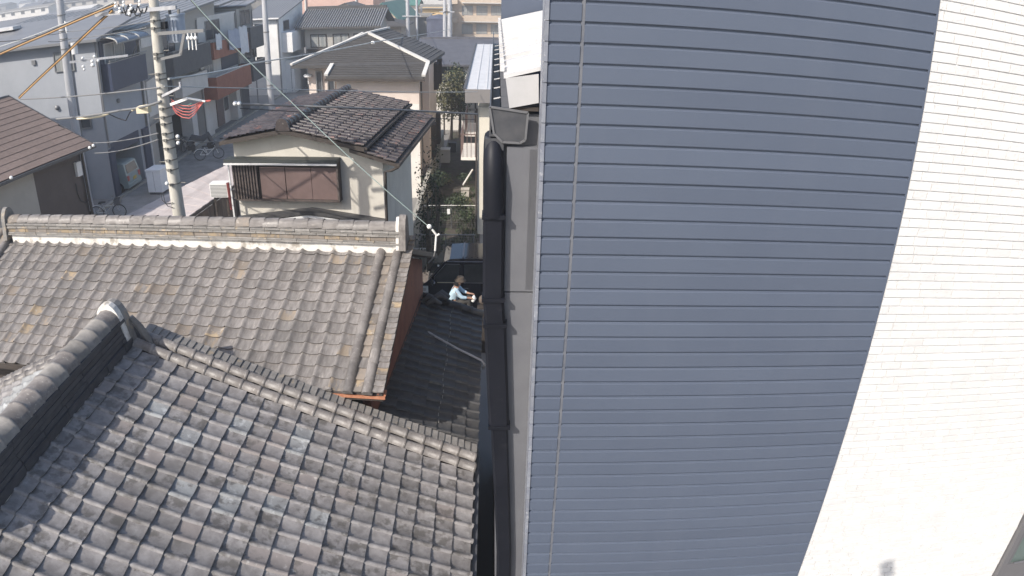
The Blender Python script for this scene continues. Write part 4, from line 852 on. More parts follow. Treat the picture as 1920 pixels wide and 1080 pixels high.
# house 2 : tan with dark balcony
h2 = thing('row_house', 'tan grey row house with a charcoal upper balcony and sloping metal roof', 'house', (-24, 40, 0))
ya, yb = 36.3, 44.3
fwall(h2, 'wall', ya, yb, 2.6, 7.9, -33, FX, 'tanw'); fwall(h2, 'side_wall', ya, ya + .9, 0, 2.599, -33, FX, 'tanw'); fwall(h2, 'pillar', yb - 2.0, yb - 1.2, 0, 2.599, FX - .8, FX, 'palew'); fwall(h2, 'porch_back', ya + .901, yb, 0, 2.599, -24, -21.5, 'darkw')
q = MB(); q.solid([(FX, ya, 7.901), (FX, yb + 3.3, 7.901), (FX, yb + 3.3, 8.75), (FX, ya, 8.0)], (-14, 0, 0)); part('gable', q, M['tanw'], h2)
seamroof(h2, [(-33, ya - .5, 8.02), (FX + .4, ya - .5, 8.02), (FX + .4, yb + 3.6, 8.95), (-33, yb + 3.6, 8.95)], n=24)
q = MB(); q.box(FX - 2.4, FX + .45, ya - .62, ya - .5, 7.84, 8.0); q.tube([(FX + .3, ya - .5, 7.85), (FX + .12, ya - .2, 7.7), (FX + .12, ya - .2, .2)], .055, n=6); part('gutter', q, M['whitefr'], h2)
fwall(h2, 'entry_panel', ya + .2, ya + 2.4, 6.9, 7.85, FX + .003, FX + .04, 'palew'); win(h2, (FX + .003, ya + 2.6, 6.2), UY, NX, 1.9, 1.6, 'frame', 'glass', 1)
b2 = balcony(h2, ya + 2.2, yb - .05, 4.95, 6.35, 'darkw', .9); balcony(h2, ya + 3.9, yb - .05, 3.5, 4.6, 'palew', .5)
fwall(h2, 'lower_panel', ya + .25, ya + 2.15, 3.1, 5.2, FX + .003, FX + .06, 'palew'); win(h2, (FX + .003, ya + 2.3, 3.0), UY, NX, 1.3, 1.8, 'frame', 'glass', 0)
for z in (2.65, 5.05): q = MB(); q.bar((FX + .1, ya - .1, z), (FX + .35, ya + 1.6, z + .35), .06, .06); q.bar((FX + .35, ya + 1.6, z + .35), (FX + .35, ya + 1.6, z + .7), .06, .06); part('pipe_elbow', q, M['frame'], h2)
# house 3 : orange balconies
h3 = thing('row_house', 'pale row house with two red orange balcony fronts', 'house', (-24, 47.5, 0))
yc, yd = 44.5, 51.6
fwall(h3, 'wall', yc, yd, 2.5, 7.9, -33, FX, 'palew'); fwall(h3, 'entry_wall', yc + 2.1, yd, 0, 2.499, -33, FX - .6, 'palew'); fwall(h3, 'pillar', yc + .02, yc + 1.3, 0, 2.499, FX - .6, FX, 'palew'); fwall(h3, 'pillar', yd - 1.0, yd - .02, 0, 2.499, FX - .599, FX, 'palew')
fwall(h3, 'door', yc + 3.4, yc + 4.7, .05, 2.3, FX - .598, FX - .53, 'shutter'); fwall(h3, 'porch_side', yc + 1.4, yc + 2.0, 0, 2.499, -24, FX - 2.5, 'darkw')
bu = balcony(h3, yc + .1, yd - .1, 5.15, 6.25, 'orangew', .95); bl3 = balcony(h3, yc + .1, yd - .1, 2.55, 4.0, 'orangew', .95, 'capw')
fwall(h3, 'painted_recess', yc + 3.6, yd - .2, 4.05, 5.1, FX + .003, FX + .05, 'navy'); win(h3, (FX + .003, yc + .5, 4.1), UY, NX, 1.6, 1.0, 'whitefr', 'glassc', 1); win(h3, (FX + .003, yc + 1.2, 6.3), UY, NX, 2.6, 1.3, 'frame', 'glass', 1)  # the recess is a flat navy panel, its shade put into the colour
for k in range(3):
    q = MB(); yy = yc + .4 + k * 2.2; w_ = (1.0, 2.2, 1.7)[k]; zt = 6.75 + .05 * k; zb_ = (5.75, 5.45, 4.95)[k]; n = 9
    vs = []
    for i in range(n + 1):
        for z, dd in ((zt, 0), ((zt + zb_) / 2, .06), (zb_, .09)): vs.append((FX + 1.05 + dd * math.sin(i * 2.1 + k) * .8, yy + w_ * i / n * (1 - .12 * (zt - z) / 2 * (k == 0)), z + .05 * math.sin(i * 1.3)))
    q.add(vs, [(3 * i + j, 3 * i + 3 + j, 3 * i + 4 + j, 3 * i + 1 + j) for i in range(n) for j in range(2)], 0, True)
    q.add([Vector(v) - Vector((.035, 0, 0)) for v in vs], [(3 * i + j, 3 * i + 1 + j, 3 * i + 4 + j, 3 * i + 3 + j) for i in range(n) for j in range(2)], 0, True)
    solo('laundry', q, M[('cloth2', 'cloth1', 'cloth2')[k]], ['small white garment hanging left of the grey blue sheet', 'grey blue sheet hanging over the orange balcony', 'long white cloth hanging at the right end of the orange balcony'][k], 'laundry', 'washing on the orange balcony')
seamroof(h3, [(-33, yb + 4.0, 8.5), (FX + .1, yb + 4.0, 8.5), (FX + .1, yd + 1.4, 8.9), (-33, yd + 1.4, 8.9)], n=20)
# house 4 : dark balconies
h4 = thing('row_house', 'grey beige row house with charcoal balconies beyond the orange ones', 'house', (-24, 54, 0))
fwall(h4, 'wall', 51.9, 55.4, 2.5, 8.0, -33, FX, 'tanw'); fwall(h4, 'entry_wall', 51.9, 55.4, 0, 2.499, -33, FX - .7, 'darkw')
balcony(h4, 52.0, 55.9, 5.0, 6.6, 'darkw', .95); balcony(h4, 52.0, 55.9, 2.6, 4.0, 'darkw', .95); win(h4, (FX + .003, 52.6, 6.7), UY, NX, 2.2, 1.2, 'frame', 'glass', 1); win(h4, (FX + .003, 53.2, 4.05), UY, NX, 2.6, .85, 'frame', 'glass', 1)
seamroof(h4, [(-33, 53.1, 8.2), (FX + .35, 53.1, 8.2), (FX + .35, 55.6, 8.5), (-33, 55.6, 8.5)], n=18)
q = MB(); q.solid([(FX - .02, 53.2, 7.9), (FX - .02, 55.4, 7.9), (FX - .02, 55.4, 8.35), (FX - .02, 53.2, 8.1)], (-10, 0, 0)); part('gable', q, M['tanw'], h4)
# white house
YW = 61.5
h5 = thing('row_house', 'white house with a white balcony box catching the sun behind the slim pole', 'house', (-20, 64, 0))
pa, pb_ = at(458, 60, Y=YW), at(524, 60, Y=YW)
x0, x1 = pa[0], pb_[0]; zt = at(500, 34, Y=YW)[2]
fwall(h5, 'wall', YW, YW + 8, 0, zt, x0, x1, 'whitew')
seamroof(h5, [(x0 - .2, YW - .3, zt + .02), (x1 + .2, YW - .3, zt + .02), (x1 + .2, YW + 8.6, zt + 1.4), (x0 - .2, YW + 8.6, zt + 1.4)], n=14)
q = MB(); q.solid([(x1 - .002, YW + .05, zt - .1), (x1 - .002, YW + 8, zt - .1), (x1 - .002, YW + 8, zt + 1.2), (x1 - .002, YW + .05, zt + .0)], (-.2, 0, 0)); part('gable', q, M['whitew'], h5)
q = MB(); q.box(x0 - .2, x1 + .1, YW - .42, YW - .3, zt - .1, zt + .02); part('gutter', q, M['whitefr'], h5)
p = at(480, 46, Y=YW); p2 = at(499, 64, Y=YW); win(h5, (p[0], YW, p2[2]), UX, NY, p2[0] - p[0], p[2] - p2[2], 'frame', 'glass', 1, proud=.1)
bx_ = at(549, 80, Y=YW + .6); zc = at(535, 61, Y=YW + .6)[2]; zd = at(535, 98, Y=YW + .6)[2]
q = MB(); q.box(x1 + .003, bx_[0], YW + .5, YW + 5.2, zd, zc); part('balcony', q, M['whitew'], h5)
win(h5, (x1 + .003, YW + 1.2, zc + .1), UY, NX, 1.8, .9, 'frame', 'glass', 0); fwall(h5, 'lower_block', YW + 1.2, YW + 7, 0, zd - .8, x1 + .003, bx_[0] - .2, 'whitew')
fwall(h5, 'painted_entry_recess', YW + 1.19, YW + 1.195, 0.1, 2.4, x1 + .5, bx_[0] - .5, 'darkw')  # thin charcoal sheet, the entry's shade put into its colour
q = MB(); q.tube([(x1 - .1, YW - .08, zt), (x1 - .1, YW - .08, 0)], .06, n=6); part('downpipe', q, M['frame'], h5)

def acunit(par, x, y, z, alongy=True):
    q = MB(); q.box(x, x + .3, y, y + .8, z, z + .58); a_ = part('outdoor_unit', q, M['whitefr'], par); q = MB(); q.box(x + .301, x + .31, y + .08, y + .55, z + .06, z + .52); part('fan_grille', q, M['darkw'], a_)
for par, y, z in ((h1, 33.0, 5.45), (h2, 41.8, 5.1), (h3, 49.5, 2.7), (h3, 46.0, 5.3), (h4, 53.0, 2.75)): acunit(par, FX + .1, y, z)
for par, y in ((h2, 44.2), (h3, 51.4), (h4, 55.2)): q = MB(); q.tube([(FX + .06, y, 7.8), (FX + .06, y, .1)], .045, n=6); part('downpipe', q, M['frame'], par)
for y0_, z0_, w_, h_ in ((38.6, .3, .9, 2.0), (41.0, .3, 1.2, 2.0)): win(h2, (-21.499, y0_, z0_), UY, NX, w_, h_, 'whitefr', 'glass', 0)
win(h3, (FX - .598, yc + 4.95, .9), UY, NX, .8, 1.0, 'frame', 'glass', 0); win(h1, (-27.5, y0 - 0, 3.4), UX, NY, 1.3, 1.0, 'frame', 'glassc', 1, proud=.08)
for X_, zz_ in ((-22.6, 7.0), (-30.2, 5.2), (-29.6, 3.2)):
    q = MB(); q.box(X_, X_ + .22, y0 - .09, y0 - .002, zz_, zz_ + .22); part('vent_hood', q, M['frame'], h1)
q = MB(); q.tube([(-20.3, y0 - .06, 7.8), (-20.3, y0 - .06, .2)], .04, n=6); part('drain_pipe', q, M['frame'], h1)
kb = MB(); kb.box(-18.74, -18.55, 17, 62, .012, .13); solo('kerb', kb, M['stonew'], None, None, kind='structure')
for i, y in enumerate((37.2, 44.0, 51.0)):
    q = MB(); q.box(-15.2, -14.75, y, y + .45, .0121, .02); solo('drain_cover', q, M['darkw'], ['nearest dark drain cover in the street', 'middle dark drain cover in the street', 'farthest dark drain cover in the street'][i], 'drain cover')
# roofs behind the row, to the left
def simple_house(label, X0, X1, Y0, Y1, ze, zr, wm, rm, yaw=0, ridge='x', parts=None, ov=.5, cat='house', name='house', group=None):
    c = ((X0 + X1) / 2, (Y0 + Y1) / 2, 0); h = thing(name, label, cat, c, group); T = yawM(c, yaw); w, l = (X1 - X0) / 2, (Y1 - Y0) / 2
    q = MB(T); q.box(-w, w, -l, l, 0, ze)
    part('wall', q, M[wm], h); q = MB(T); d = .12
    if ridge == 'x':
        q.solid([(-w - ov, -l - ov, ze - .08), (w + ov, -l - ov, ze - .08), (w + ov, 0, zr), (-w - ov, 0, zr)], (0, 0, -d)); q.solid([(-w - ov, l + ov, ze - .08), (w + ov, l + ov, ze - .08), (w + ov, .0, zr), (-w - ov, 0, zr)], (0, 0, -d))
        g = MB(T); g.solid([(-w, -l, ze + .001), (-w, l, ze + .001), (-w, 0, zr - .14)], (2 * w, 0, 0))
    elif ridge == 'y':
        q.solid([(-w - ov, -l - ov, ze - .08), (0, -l - ov, zr), (0, l + ov, zr), (-w - ov, l + ov, ze - .08)], (0, 0, -d)); q.solid([(w + ov, -l - ov, ze - .08), (0, -l - ov, zr), (0, l + ov, zr), (w + ov, l + ov, ze - .08)], (0, 0, -d))
        g = MB(T); g.solid([(-w, -l, ze + .001), (w, -l, ze + .001), (0, -l, zr - .14)], (0, 2 * l, 0))
    else:   # hip
        k = max(0, w - l) if w > l else 0; kk = max(0, l - w)
        q.solid([(-w - ov, -l - ov, ze - .05), (w + ov, -l - ov, ze - .05), (k, -kk, zr), (-k - .01, -kk, zr)], (0, 0, -d)); q.solid([(-w - ov, l + ov, ze - .05), (w + ov, l + ov, ze - .05), (k, kk, zr), (-k - .01, kk, zr)], (0, 0, -d))
        q.solid([(-w - ov, -l - ov, ze - .05), (-w - ov, l + ov, ze - .05), (-k, kk, zr), (-k, -kk - .01, zr)], (0, 0, -d)); q.solid([(w + ov, -l - ov, ze - .05), (w + ov, l + ov, ze - .05), (k, kk, zr), (k, -kk - .01, zr)], (0, 0, -d)); g = None
    part('roof', q, M[rm], h)
    if g: part('gable', g, M[wm], h)
    h['_w'] = w; h['_l'] = l; return h, T
def hwin(h, T, xs, z, w, hh, side='f', fm='frame', pm='glass', mull=1):
    W, L_ = h['_w'], h['_l']
    for x in xs:
        if side == 'f': win(h, T @ Vector((x, -L_, z)), T.to_3x3() @ Vector((1, 0, 0)), T.to_3x3() @ Vector((0, -1, 0)), w, hh, fm, pm, mull, proud=.08, t=.07)
        else: win(h, T @ Vector((W, x, z)), T.to_3x3() @ Vector((0, 1, 0)), T.to_3x3() @ Vector((1, 0, 0)), w, hh, fm, pm, mull, proud=.08, t=.07)

# ---- hip roofed pink house
hp = thing('hip_house', 'pale pink house under a dark grey hip roof edged with pale ridge caps', 'house', (-6, 35, 0))
za = H - 3.9
cl, cr_, apx = Vector(at(546, 123, Z=za)), Vector(at(803, 118, Z=za)), Vector(at(690, 63, Y=36.2)); apx2 = Vector(at(729, 58, Y=39.6)); apx2.z = apx.z
nF = (cr_ - cl).cross(apx - cl)
fl1, fr1 = hit(611, 143, cl, nF), hit(794, 144, cl, nF)
e1, e2 = hit(623, 122, cl, nF), cr_
bkr = Vector(at(834, 97, Z=za)); bkl = cl + (bkr - cr_)
q = MB(); q.solid([cl, e1, fl1, fr1, cr_, apx], (0, 0, -.14)); q.solid([cr_, bkr, apx2, apx], (0, 0, -.14)); q.solid([cl, apx, apx2, bkl], (0, 0, -.14)); q.solid([bkl, apx2, bkr], (0, 0, -.14)); part('roof', q, M['slate'], hp)
def slcourse(par, poly_n, a, b, c, d, n):
    for i in range(1, n):
        k = i / n; q = MB(); q.bar(Vector(a).lerp(Vector(c), k) + Vector((0, 0, .012)), Vector(b).lerp(Vector(d), k) + Vector((0, 0, .012)), .05, .02); part('slate_course', q, M['slate'], par)
slcourse(hp, nF, cl.lerp(cr_, .02), cr_.lerp(cl, .02), apx, apx, 17)
slcourse(hp, nF, fl1, fr1, e1, cr_, 7)
slcourse(hp, nF, cr_, bkr, apx, apx2, 15)
for a, b in ((cl, apx), (cr_, apx), (apx, apx2), (e1, fl1), (cr_, fr1), (apx2, bkr)):
    if (a, b) == (apx2, bkr): continue
    q = MB(); q.bar(Vector(a) + Vector((0, 0, .05)), Vector(b) + Vector((0, 0, .05)), .17, .09); part('ridge_cap', q, M['capw'], hp)
a = cl + Vector((.5, 1.2, 0)); q = MB(); q.bar(a + Vector((0, .9, .08)), apx.lerp(cl, .02) + Vector((-.3, .7, .02)), .15, .08); part('ridge_cap', q, M['capw'], hp)
wy0 = (fl1.y + fr1.y) / 2 + .45; wx0_, wx1_ = fl1.x + .35, fr1.x - .25; wyb = bkr.y - .5
q = MB(); q.box(wx0_, wx1_, wy0, wyb, 0, fl1.z - .16); part('front_wall', q, M['pinkw'], hp)
wy1 = cl.y + .7; q = MB(); q.box(cl.x + .6, wx0_ - .002, wy1, wyb, 0, za - .16); part('side_wall', q, M['pinkw'], hp)
q = MB(); q.box(wx1_ + .002, bkr.x - .42, cr_.y + .3, wyb, 0, za - .16); part('right_wall', q, M['pinkw'], hp)
for xx0, xx1, yy0, yy1 in ((592, 607, 133, 184), (614, 630, 148, 182)):
    p = at(xx0, yy0, Y=wy1); p2 = at(xx1, yy1, Y=wy1); win(hp, (p[0], wy1, p2[2]), UX, NY, p2[0] - p[0], p[2] - p2[2], 'frame', 'glass', 0, proud=.1)
q = MB(); q.bar(fl1 + Vector((-.05, -.03, -.16)), fr1 + Vector((.05, -.03, -.16)), .12, .10); q.tube([(fr1.x - .15, wy0 - .08, fr1.z - .2), (fr1.x - .15, wy0 - .08, 0)], .05, n=6); part('gutter', q, M['woodd'], hp)
q = MB(); q.solid([(wx0_ + .002, wy0 - .03, 0), (wx1_ - .002, wy0 - .03, 0), (wx1_ - .002, wy0 - .03, fl1.z - 1.35), (wx0_ + .002, wy0 - .03, fl1.z - 1.35)], (0, .029, 0)); part('lower_band', q, M['palew'], hp)
for y_ in (35.5, 37.6): win(hp, (bkr.x - .418, y_, 4.4), UY, NX, .8, 1.3, 'woodd', 'glass', 0, proud=.2)
for y_ in (33.6, 36.4): win(hp, (bkr.x - .418, y_, 1.4), UY, NX, .8, 1.6, 'woodd', 'glass', 0, proud=.2)
p = Vector(at(577, 142, Y=wy1 - .15)); q = MB(); q.ball((p.x, p.y, p.z), .22, 10, sz=.45); q.tube([p, p + Vector((.0, .1, -.4))], .03, n=5); part('satellite_dish', q, M['porc'], hp)

# ---- dark roof house right behind it, and other town houses
def by(px, py, Y): return at(px, py, Y=Y)
xL, xR = by(800, 118, 46)[0], by(965, 118, 46)[0]; ze = by(880, 119, 46)[2]
hd, T = simple_house('cream house with a wide dark blue grey roof behind the hip roof', xL - .5, xR, 46.5, 56.5, ze, by(860, 71, 51.5)[2], 'palew', 'dkroof', ridge='x', ov=.5)
hwin(hd, T, [-2.3, .2], ze - 1.35, 2.1, 1.15, mull=1)
q = MB(T); W_ = hd['_w']; L_ = hd['_l']; part('ridge', q.box(-W_ - .4, W_ + .4, -.15, .15, by(860, 71, 51.5)[2] - .06, by(860, 71, 51.5)[2] + .06), M['dkroof'], hd)
# house with kawara roof
zk, zt_ = by(640, 49, 64)[2], by(640, 17, 68)[2]
xk0, xk1 = by(568, 48, 64)[0], by(712, 48, 64)[0]
hk_, T = simple_house('old house with a rolled grey tile roof and curved gable', xk0, xk1 - .6, 64.5, 72.5, zk, zt_, 'tanw', 'slate', ridge='x', ov=.7)
n = 34; W_ = hk_['_w'] + .7; st = MB(T)
for i in range(n + 1):
    x = -W_ + 2 * W_ * i / n; st.tube([(x, -hk_['_l'] - .7, zk - .04), (x, -.05, zt_ + .04)], .075, n=5)
part('roof_rolls', st, mat('rolled_grey_tile', (.15, .15, .155), (.20, .20, .205), rough=.5, scale=3), hk_, kind='stuff')
q = MB(T); q.box(-W_ + .1, W_ - .1, -.25, .25, zt_ - .05, zt_ + .30); part('ridge', q, M['slate'], hk_)
hwin(hk_, T, [-W_ + 1.2, -.6, 1.3], zk - 1.9, 1.5, 1.2, fm='woodd', pm='glassc')
q = MB(T); q.box(-W_ + .9, W_ - .8, -hk_['_l'] - .5, -hk_['_l'] - .003, zk - 2.15, zk - 2.0); part('veranda', q, M['woodd'], hk_)
q = MB(T); q.solid([(-W_ + .9, -hk_['_l'] - 2.2, zk - 3.2), (W_ - .7, -hk_['_l'] - 2.2, zk - 3.2), (W_ - .7, -hk_['_l'] - .003, zk - 2.3), (-W_ + .9, -hk_['_l'] - .003, zk - 2.3)], (0, 0, -.12)); lr_ = part('lower_roof', q, M['slate'], hk_)
st = MB(T)
for i in range(30): x = -W_ + .95 + (2 * W_ - 1.7) * i / 29; st.tube([(x, -hk_['_l'] - 2.2, zk - 3.17), (x, -hk_['_l'] - .02, zk - 2.27)], .07, n=5)
part('roof_rolls', st, bpy.data.materials['rolled_grey_tile'], lr_, kind='stuff')
# green roofed gable block
M['greenroof'] = mat('green_metal_roof', (.06, .16, .13), (.08, .19, .155), rough=.6, scale=1)
M['tanbrick'] = mat('tan_tile_block', (.44, .36, .28), (.50, .41, .33), rough=.85, scale=2)
M['apart'] = mat('tan_apartment_tile', (.46, .37, .28), (.50, .41, .32), rough=.85, scale=2)
M['pinkb'] = mat('salmon_wall', (.48, .31, .25), (.52, .35, .285), rough=.9, scale=1)
M['yellow'] = mat('yellow_orange_wall', (.58, .40, .19), (.62, .45, .23), rough=.9, scale=1)
M['bluew'] = mat('dark_blue_net', (.07, .075, .11), (.10, .11, .15), rough=.9, scale=1.5)
M['brownb'] = mat('brown_grey_wall', (.17, .16, .14), (.22, .205, .185), rough=.9, scale=1)
x0, x1 = by(696, 40, 84)[0], by(752, 40, 84)[0]; zg = by(720, 22, 84)[2]; zr = by(700, 5, 84)[2]
hg, T = simple_house('tan gabled block with a green roof and slit windows', x0, x1, 84, 96, zg - .9, zr, 'tanbrick', 'greenroof', ridge='y', yaw=-4, ov=.4)
hwin(hg, T, [-.4, .4, 1.2], zg - 3.2, .34, 1.7, fm='woodd', mull=0); hwin(hg, T, [-1.0], zg - .75, .3, .8, fm='woodd', mull=0)
hx, T = simple_house('low grey brown tiled roof house before the tan gabled block', by(700, 60, 76)[0], by(752, 60, 76)[0], 76, 81, by(720, 47, 76)[2], by(720, 34, 78.5)[2], 'tanbrick', 'slate', ridge='hip', ov=.7)
hwin(hx, T, [-1.2], 3.2, 1.3, 1.0)
# apartment block
YA = 118
xa0, xa1 = by(848, 60, YA)[0], by(975, 60, YA)[0]
ap_ = thing('apartment_block', 'tan apartment block with stacked balconies and curtained windows', 'apartment block', ((xa0 + xa1) / 2, YA + 7, 0))
q = MB(); q.box(xa0, xa1, YA, YA + 14, 0, 19); part('wall', q, M['apart'], ap_)
for k in range(5):
    zb = by(890, 78 - 0 + 0, YA)[2] + k * 3.0; q = MB(); q.box(xa0 + 1.9, xa1, YA - 1.4, YA - .003, zb + .35, zb + 1.25); b_ = part('balcony', q, M['apart'], ap_); q = MB(); q.box(xa0 + 1.6, xa1, YA - 1.45, YA - .004, zb + .22, zb + .345); part('slab', q, M['capw'], b_)
    q = MB(); q.box(xa0 - .4, xa0 + .9, YA - 1.2, YA - .003, zb + .1, zb + .9); part('corner_balcony', q, M['apart'], ap_)
    for j in range(4): win(ap_, (xa0 + 1.55 + j * 2.35, YA, zb + 1.26), UX, NY, 1.75, 1.55, 'frame', 'glassc', 1, proud=.1, t=.12)
# salmon wall block and other far blocks
sb, T = simple_house('long salmon walled block behind the rolled tile roof', by(556, 10, 112)[0], by(700, 10, 112)[0], 112, 124, by(620, -16, 112)[2], by(620, -17, 112)[2], 'pinkb', 'brownb', ridge='hip', ov=.1)
for px in (573, 668): p = by(px, 10, 111.9); q = MB(); q.tube([(p[0], 111.85, 0), (p[0], 111.85, 12)], .14, n=6); part('drain_pipe', q, M['capw'], sb)
simple_house('small dark gable roof poking up beneath the salmon wall', by(628, 14, 100)[0], by(668, 14, 100)[0], 100, 106, by(640, 14, 100)[2], by(640, 4, 103)[2], 'tanbrick', 'slate', ridge='y')
yb_, T = simple_house('yellow orange walled house left of the apartment block', by(792, 20, 112)[0], by(838, 20, 112)[0], 112, 120, by(800, 14, 112)[2], by(800, 10, 112)[2], 'yellow', 'brownb', ridge='x'); hwin(yb_, T, [.5], 6.2, 1.2, 1.2)
simple_house('brown grey walled shed roof building before the yellow house', by(768, 40, 96)[0], by(800, 40, 96)[0], 96, 103, by(780, 29, 96)[2], by(780, 26, 98)[2], 'brownb', 'brownb', ridge='x')
simple_house('pale narrow house between the lamp pole and yellow wall', by(769, 20, 116)[0], by(781, 20, 116)[0], 116, 122, by(770, 8, 116)[2], by(770, -2, 119)[2], 'palew', 'greenroof', ridge='x')
simple_house('dark blue sheeted structure below the yellow house', by(800, 50, 84)[0], by(834, 50, 84)[0], 84, 90, by(810, 34, 84)[2], by(810, 29, 86)[2], 'bluew', 'bluew', ridge='hip', ov=.05)
# ---- roofs and works at the far left
nb, T = simple_house('tall unseen three storey house left of the brown house, added to shade the street', -35, -23.2, 17, 26, 10.6, 11.4, 'greyw', 'metalroof', ridge='x', ov=.2); hwin(nb, T, [-3, 1], 7.5, 1.6, 1.2); hwin(nb, T, [-2, 1.5], 4.5, 1.6, 1.2, side='r')  # out of view, added to cast shade on the street and grey wall
simple_house('large plain grey roof house behind the light grey wall', -46, -24.5, 42, 56, by(60, 74, 42)[2] - .6, by(60, 31, 49)[2], 'greyw', 'metalroof', ridge='x', ov=.4)
FARS = [
 ('grey low factory shed far left under the horizon', -20, 60, 118, 24, 'brownb', 'capw', 3.2), ('pale long shed roof behind the slim steel pole', 60, 152, 132, 12, 'brownb', 'metalroof', 2.6),
 ('white boxy building at the far left horizon', 118, 162, 150, 9, 'whitew', 'capw', 2.2), ('beige far house peeping right of the concrete pole', 300, 352, 128, 10, 'tanbrick', 'slate', 1.6), ('tan far house over the grey metal roofs', 350, 415, 140, 9, 'tanbrick', 'brownb', 1.6),
 ('brown grey far house over the white house roof', 430, 500, 150, 10, 'brownb', 'slate', 1.7), ('pinkish far house near the slim middle pole', 470, 560, 170, 10, 'pinkb', 'brownb', 1.9),
 ('grey slab building on the skyline above the green roof', 700, 765, 190, 14, 'brownb', 'dkroof', 1.2), ('cream tower block on the skyline above the yellow house', 768, 845, 210, 14, 'palew', 'capw', .6), ('distant pale house row over the works', -40, 90, 230, 12, 'palew', 'brownb', 1.0),
 ('distant grey roof house over the works', 90, 230, 240, 12, 'tanw', 'slate', .7), ('distant tan house above the metal roof ridge', 215, 300, 190, 10, 'tanbrick', 'slate', 1.0), ('far dark roof house right of the tan one', 560, 640, 260, 14, 'tanw', 'dkroof', .3)]
for lab, px0, px1, Y, dpt, wm, rm, drop in FARS:
    a, b = by(px0, 8, Y), by(px1, 8, Y); zt = H - drop; h, T = simple_house(lab, a[0], b[0], Y, Y + dpt, zt - .9, zt, wm, rm, ridge=R.choice('xx'), ov=.4, name='house')
    n = max(2, int((b[0] - a[0]) / 4)); hwin(h, T, [-h['_w'] + (i + .3) * 2 * h['_w'] / n for i in range(n)], zt - 2.4, 1.6, 1.1, fm='frame', pm='glass', mull=0)
# far town beyond : rows of small blocks that read as one mass
town = MB(); rr = random.Random(5)
for i in range(420):
    Y = rr.uniform(270, 860); X = rr.uniform(-.95, .12) * Y * 1.05; w, d = rr.uniform(5, 14), rr.uniform(6, 12); h_ = rr.choice((5.5, 6, 6.5, 7, 8.5, 11)); mi = rr.randrange(5)
    town.box(X, X + w, Y, Y + d, 0, h_, mi); town.solid([(X - .4, Y - .4, h_ + .01), (X + w + .4, Y - .4, h_ + .01), (X + w + .4, Y + d / 2, h_ + 1.6), (X - .4, Y + d / 2, h_ + 1.6)], (0, 0, -.1), 5 + rr.randrange(2)); town.solid([(X - .4, Y + d + .4, h_ + .01), (X + w + .4, Y + d + .4, h_ + .01), (X + w + .4, Y + d / 2, h_ + 1.6), (X - .4, Y + d / 2, h_ + 1.6)], (0, 0, -.1), 6)
tw = bpy.data.objects.new('distant_town', town.mesh('distant_town', [M['palew'], M['tanw'], M['brownb'], M['whitew'], M['tanbrick'], M['slate'], M['dkroof']])); C.objects.link(tw); tw['kind'] = 'stuff'; tw['label'] = 'distant town roofs running together along the skyline'; tw['category'] = 'town'
# ------------------------------------------------------------------ street things
wbx = thing('storage_locker', 'white metal locker standing in the street behind the concrete pole', 'locker', at(293, 364, Z=.05)); a = wbx.location
q = MB(yawM((a.x, a.y, 0), -4)); q.box(-.42, .38, 0, .95, .14, 1.22); part('cabinet', q, mat('white_locker', (.78, .80, .82), (.82, .84, .86), rough=.4), wbx)
q = MB(yawM((a.x, a.y, 0), -4)); q.box(-.45, .41, -.03, .98, 1.222, 1.30); part('lid', q, bpy.data.materials['white_locker'], wbx)
q = MB(yawM((a.x, a.y, 0), -4)); q.box(-.38, .34, .05, .9, 0, .138); part('plinth', q, M['darkw'], wbx)
q = MB(yawM((a.x, a.y, 0), -4)); q.box(-.025, -.015, -.006, -.001, .2, 1.18); part('door_gap', q, M['darkw'], wbx)
# kei car in the garage
car = thing('car', 'pale green small car parked nose in under the navy lintel', 'car', (-20.2, 33.3, 0)); CT = Matrix.Translation((-18.55, 33.25, 0)) @ Matrix.Rotation(math.radians(180), 4, 'Z')
def body(prof, w, inset, T, taper=.12):
    mb = MB(T); n = len(prof); A = [(x, -w / 2 + taper * max(0, (z - .9)) * .9, z) for x, z in prof]; B = [(x, w / 2 - taper * max(0, (z - .9)) * .9, z) for x, z in prof]
    mb.add(A + B, [tuple(range(n)), tuple(reversed(range(n, 2 * n)))] + [(i, i + n, (i + 1) % n + n, (i + 1) % n) for i in range(n)]); return mb
carpaint = mat('pale_green_paint', (.33, .38, .36), (.35, .40, .38), rough=.25, scale=1)
part('body', body([(0, .25), (0, .62), (.04, .95), (.16, 1.48), (.30, 1.53), (2.0, 1.50), (2.6, 1.0), (3.2, .86), (3.28, .5), (3.25, .25)], 1.46, .1, CT), carpaint, car)
q = MB(CT); q.solid([(.045, -.58, 1.0), (.045, .58, 1.0), (.15, .52, 1.42), (.15, -.52, 1.42)], (-.02, 0, .004)); part('rear_window', q, M['glass'], car)
q = MB(CT); q.solid([(-.022, -.24, .56), (-.022, .1, .56), (-.022, .1, .72), (-.022, -.24, .72)], (.02, 0, 0)); part('number_plate', q, mat('yellow_plate', (.62, .45, .09), rough=.5), car)
q = MB(CT); q.box(-.05, .1, -.70, .70, .28, .46); part('bumper', q, carpaint, car)
for s_ in (-1, 1): q = MB(CT); q.box(-.028, .04, s_ * .60 - .08, s_ * .60 + .08, .62, .88); part('tail_light', q, M['red'], car)
for x in (.55, 2.65):
    for s_ in (-1, 1): q = MB(CT); q.tube([(x, s_ * .58, .28), (x, s_ * .735, .28)], .28, n=16); w_ = part('wheel', q, M['rubber'], car); q = MB(CT); q.tube([(x, s_ * .735, .28), (x, s_ * .745, .28)], .17, n=12); part('rim', q, M['chrome'], w_)
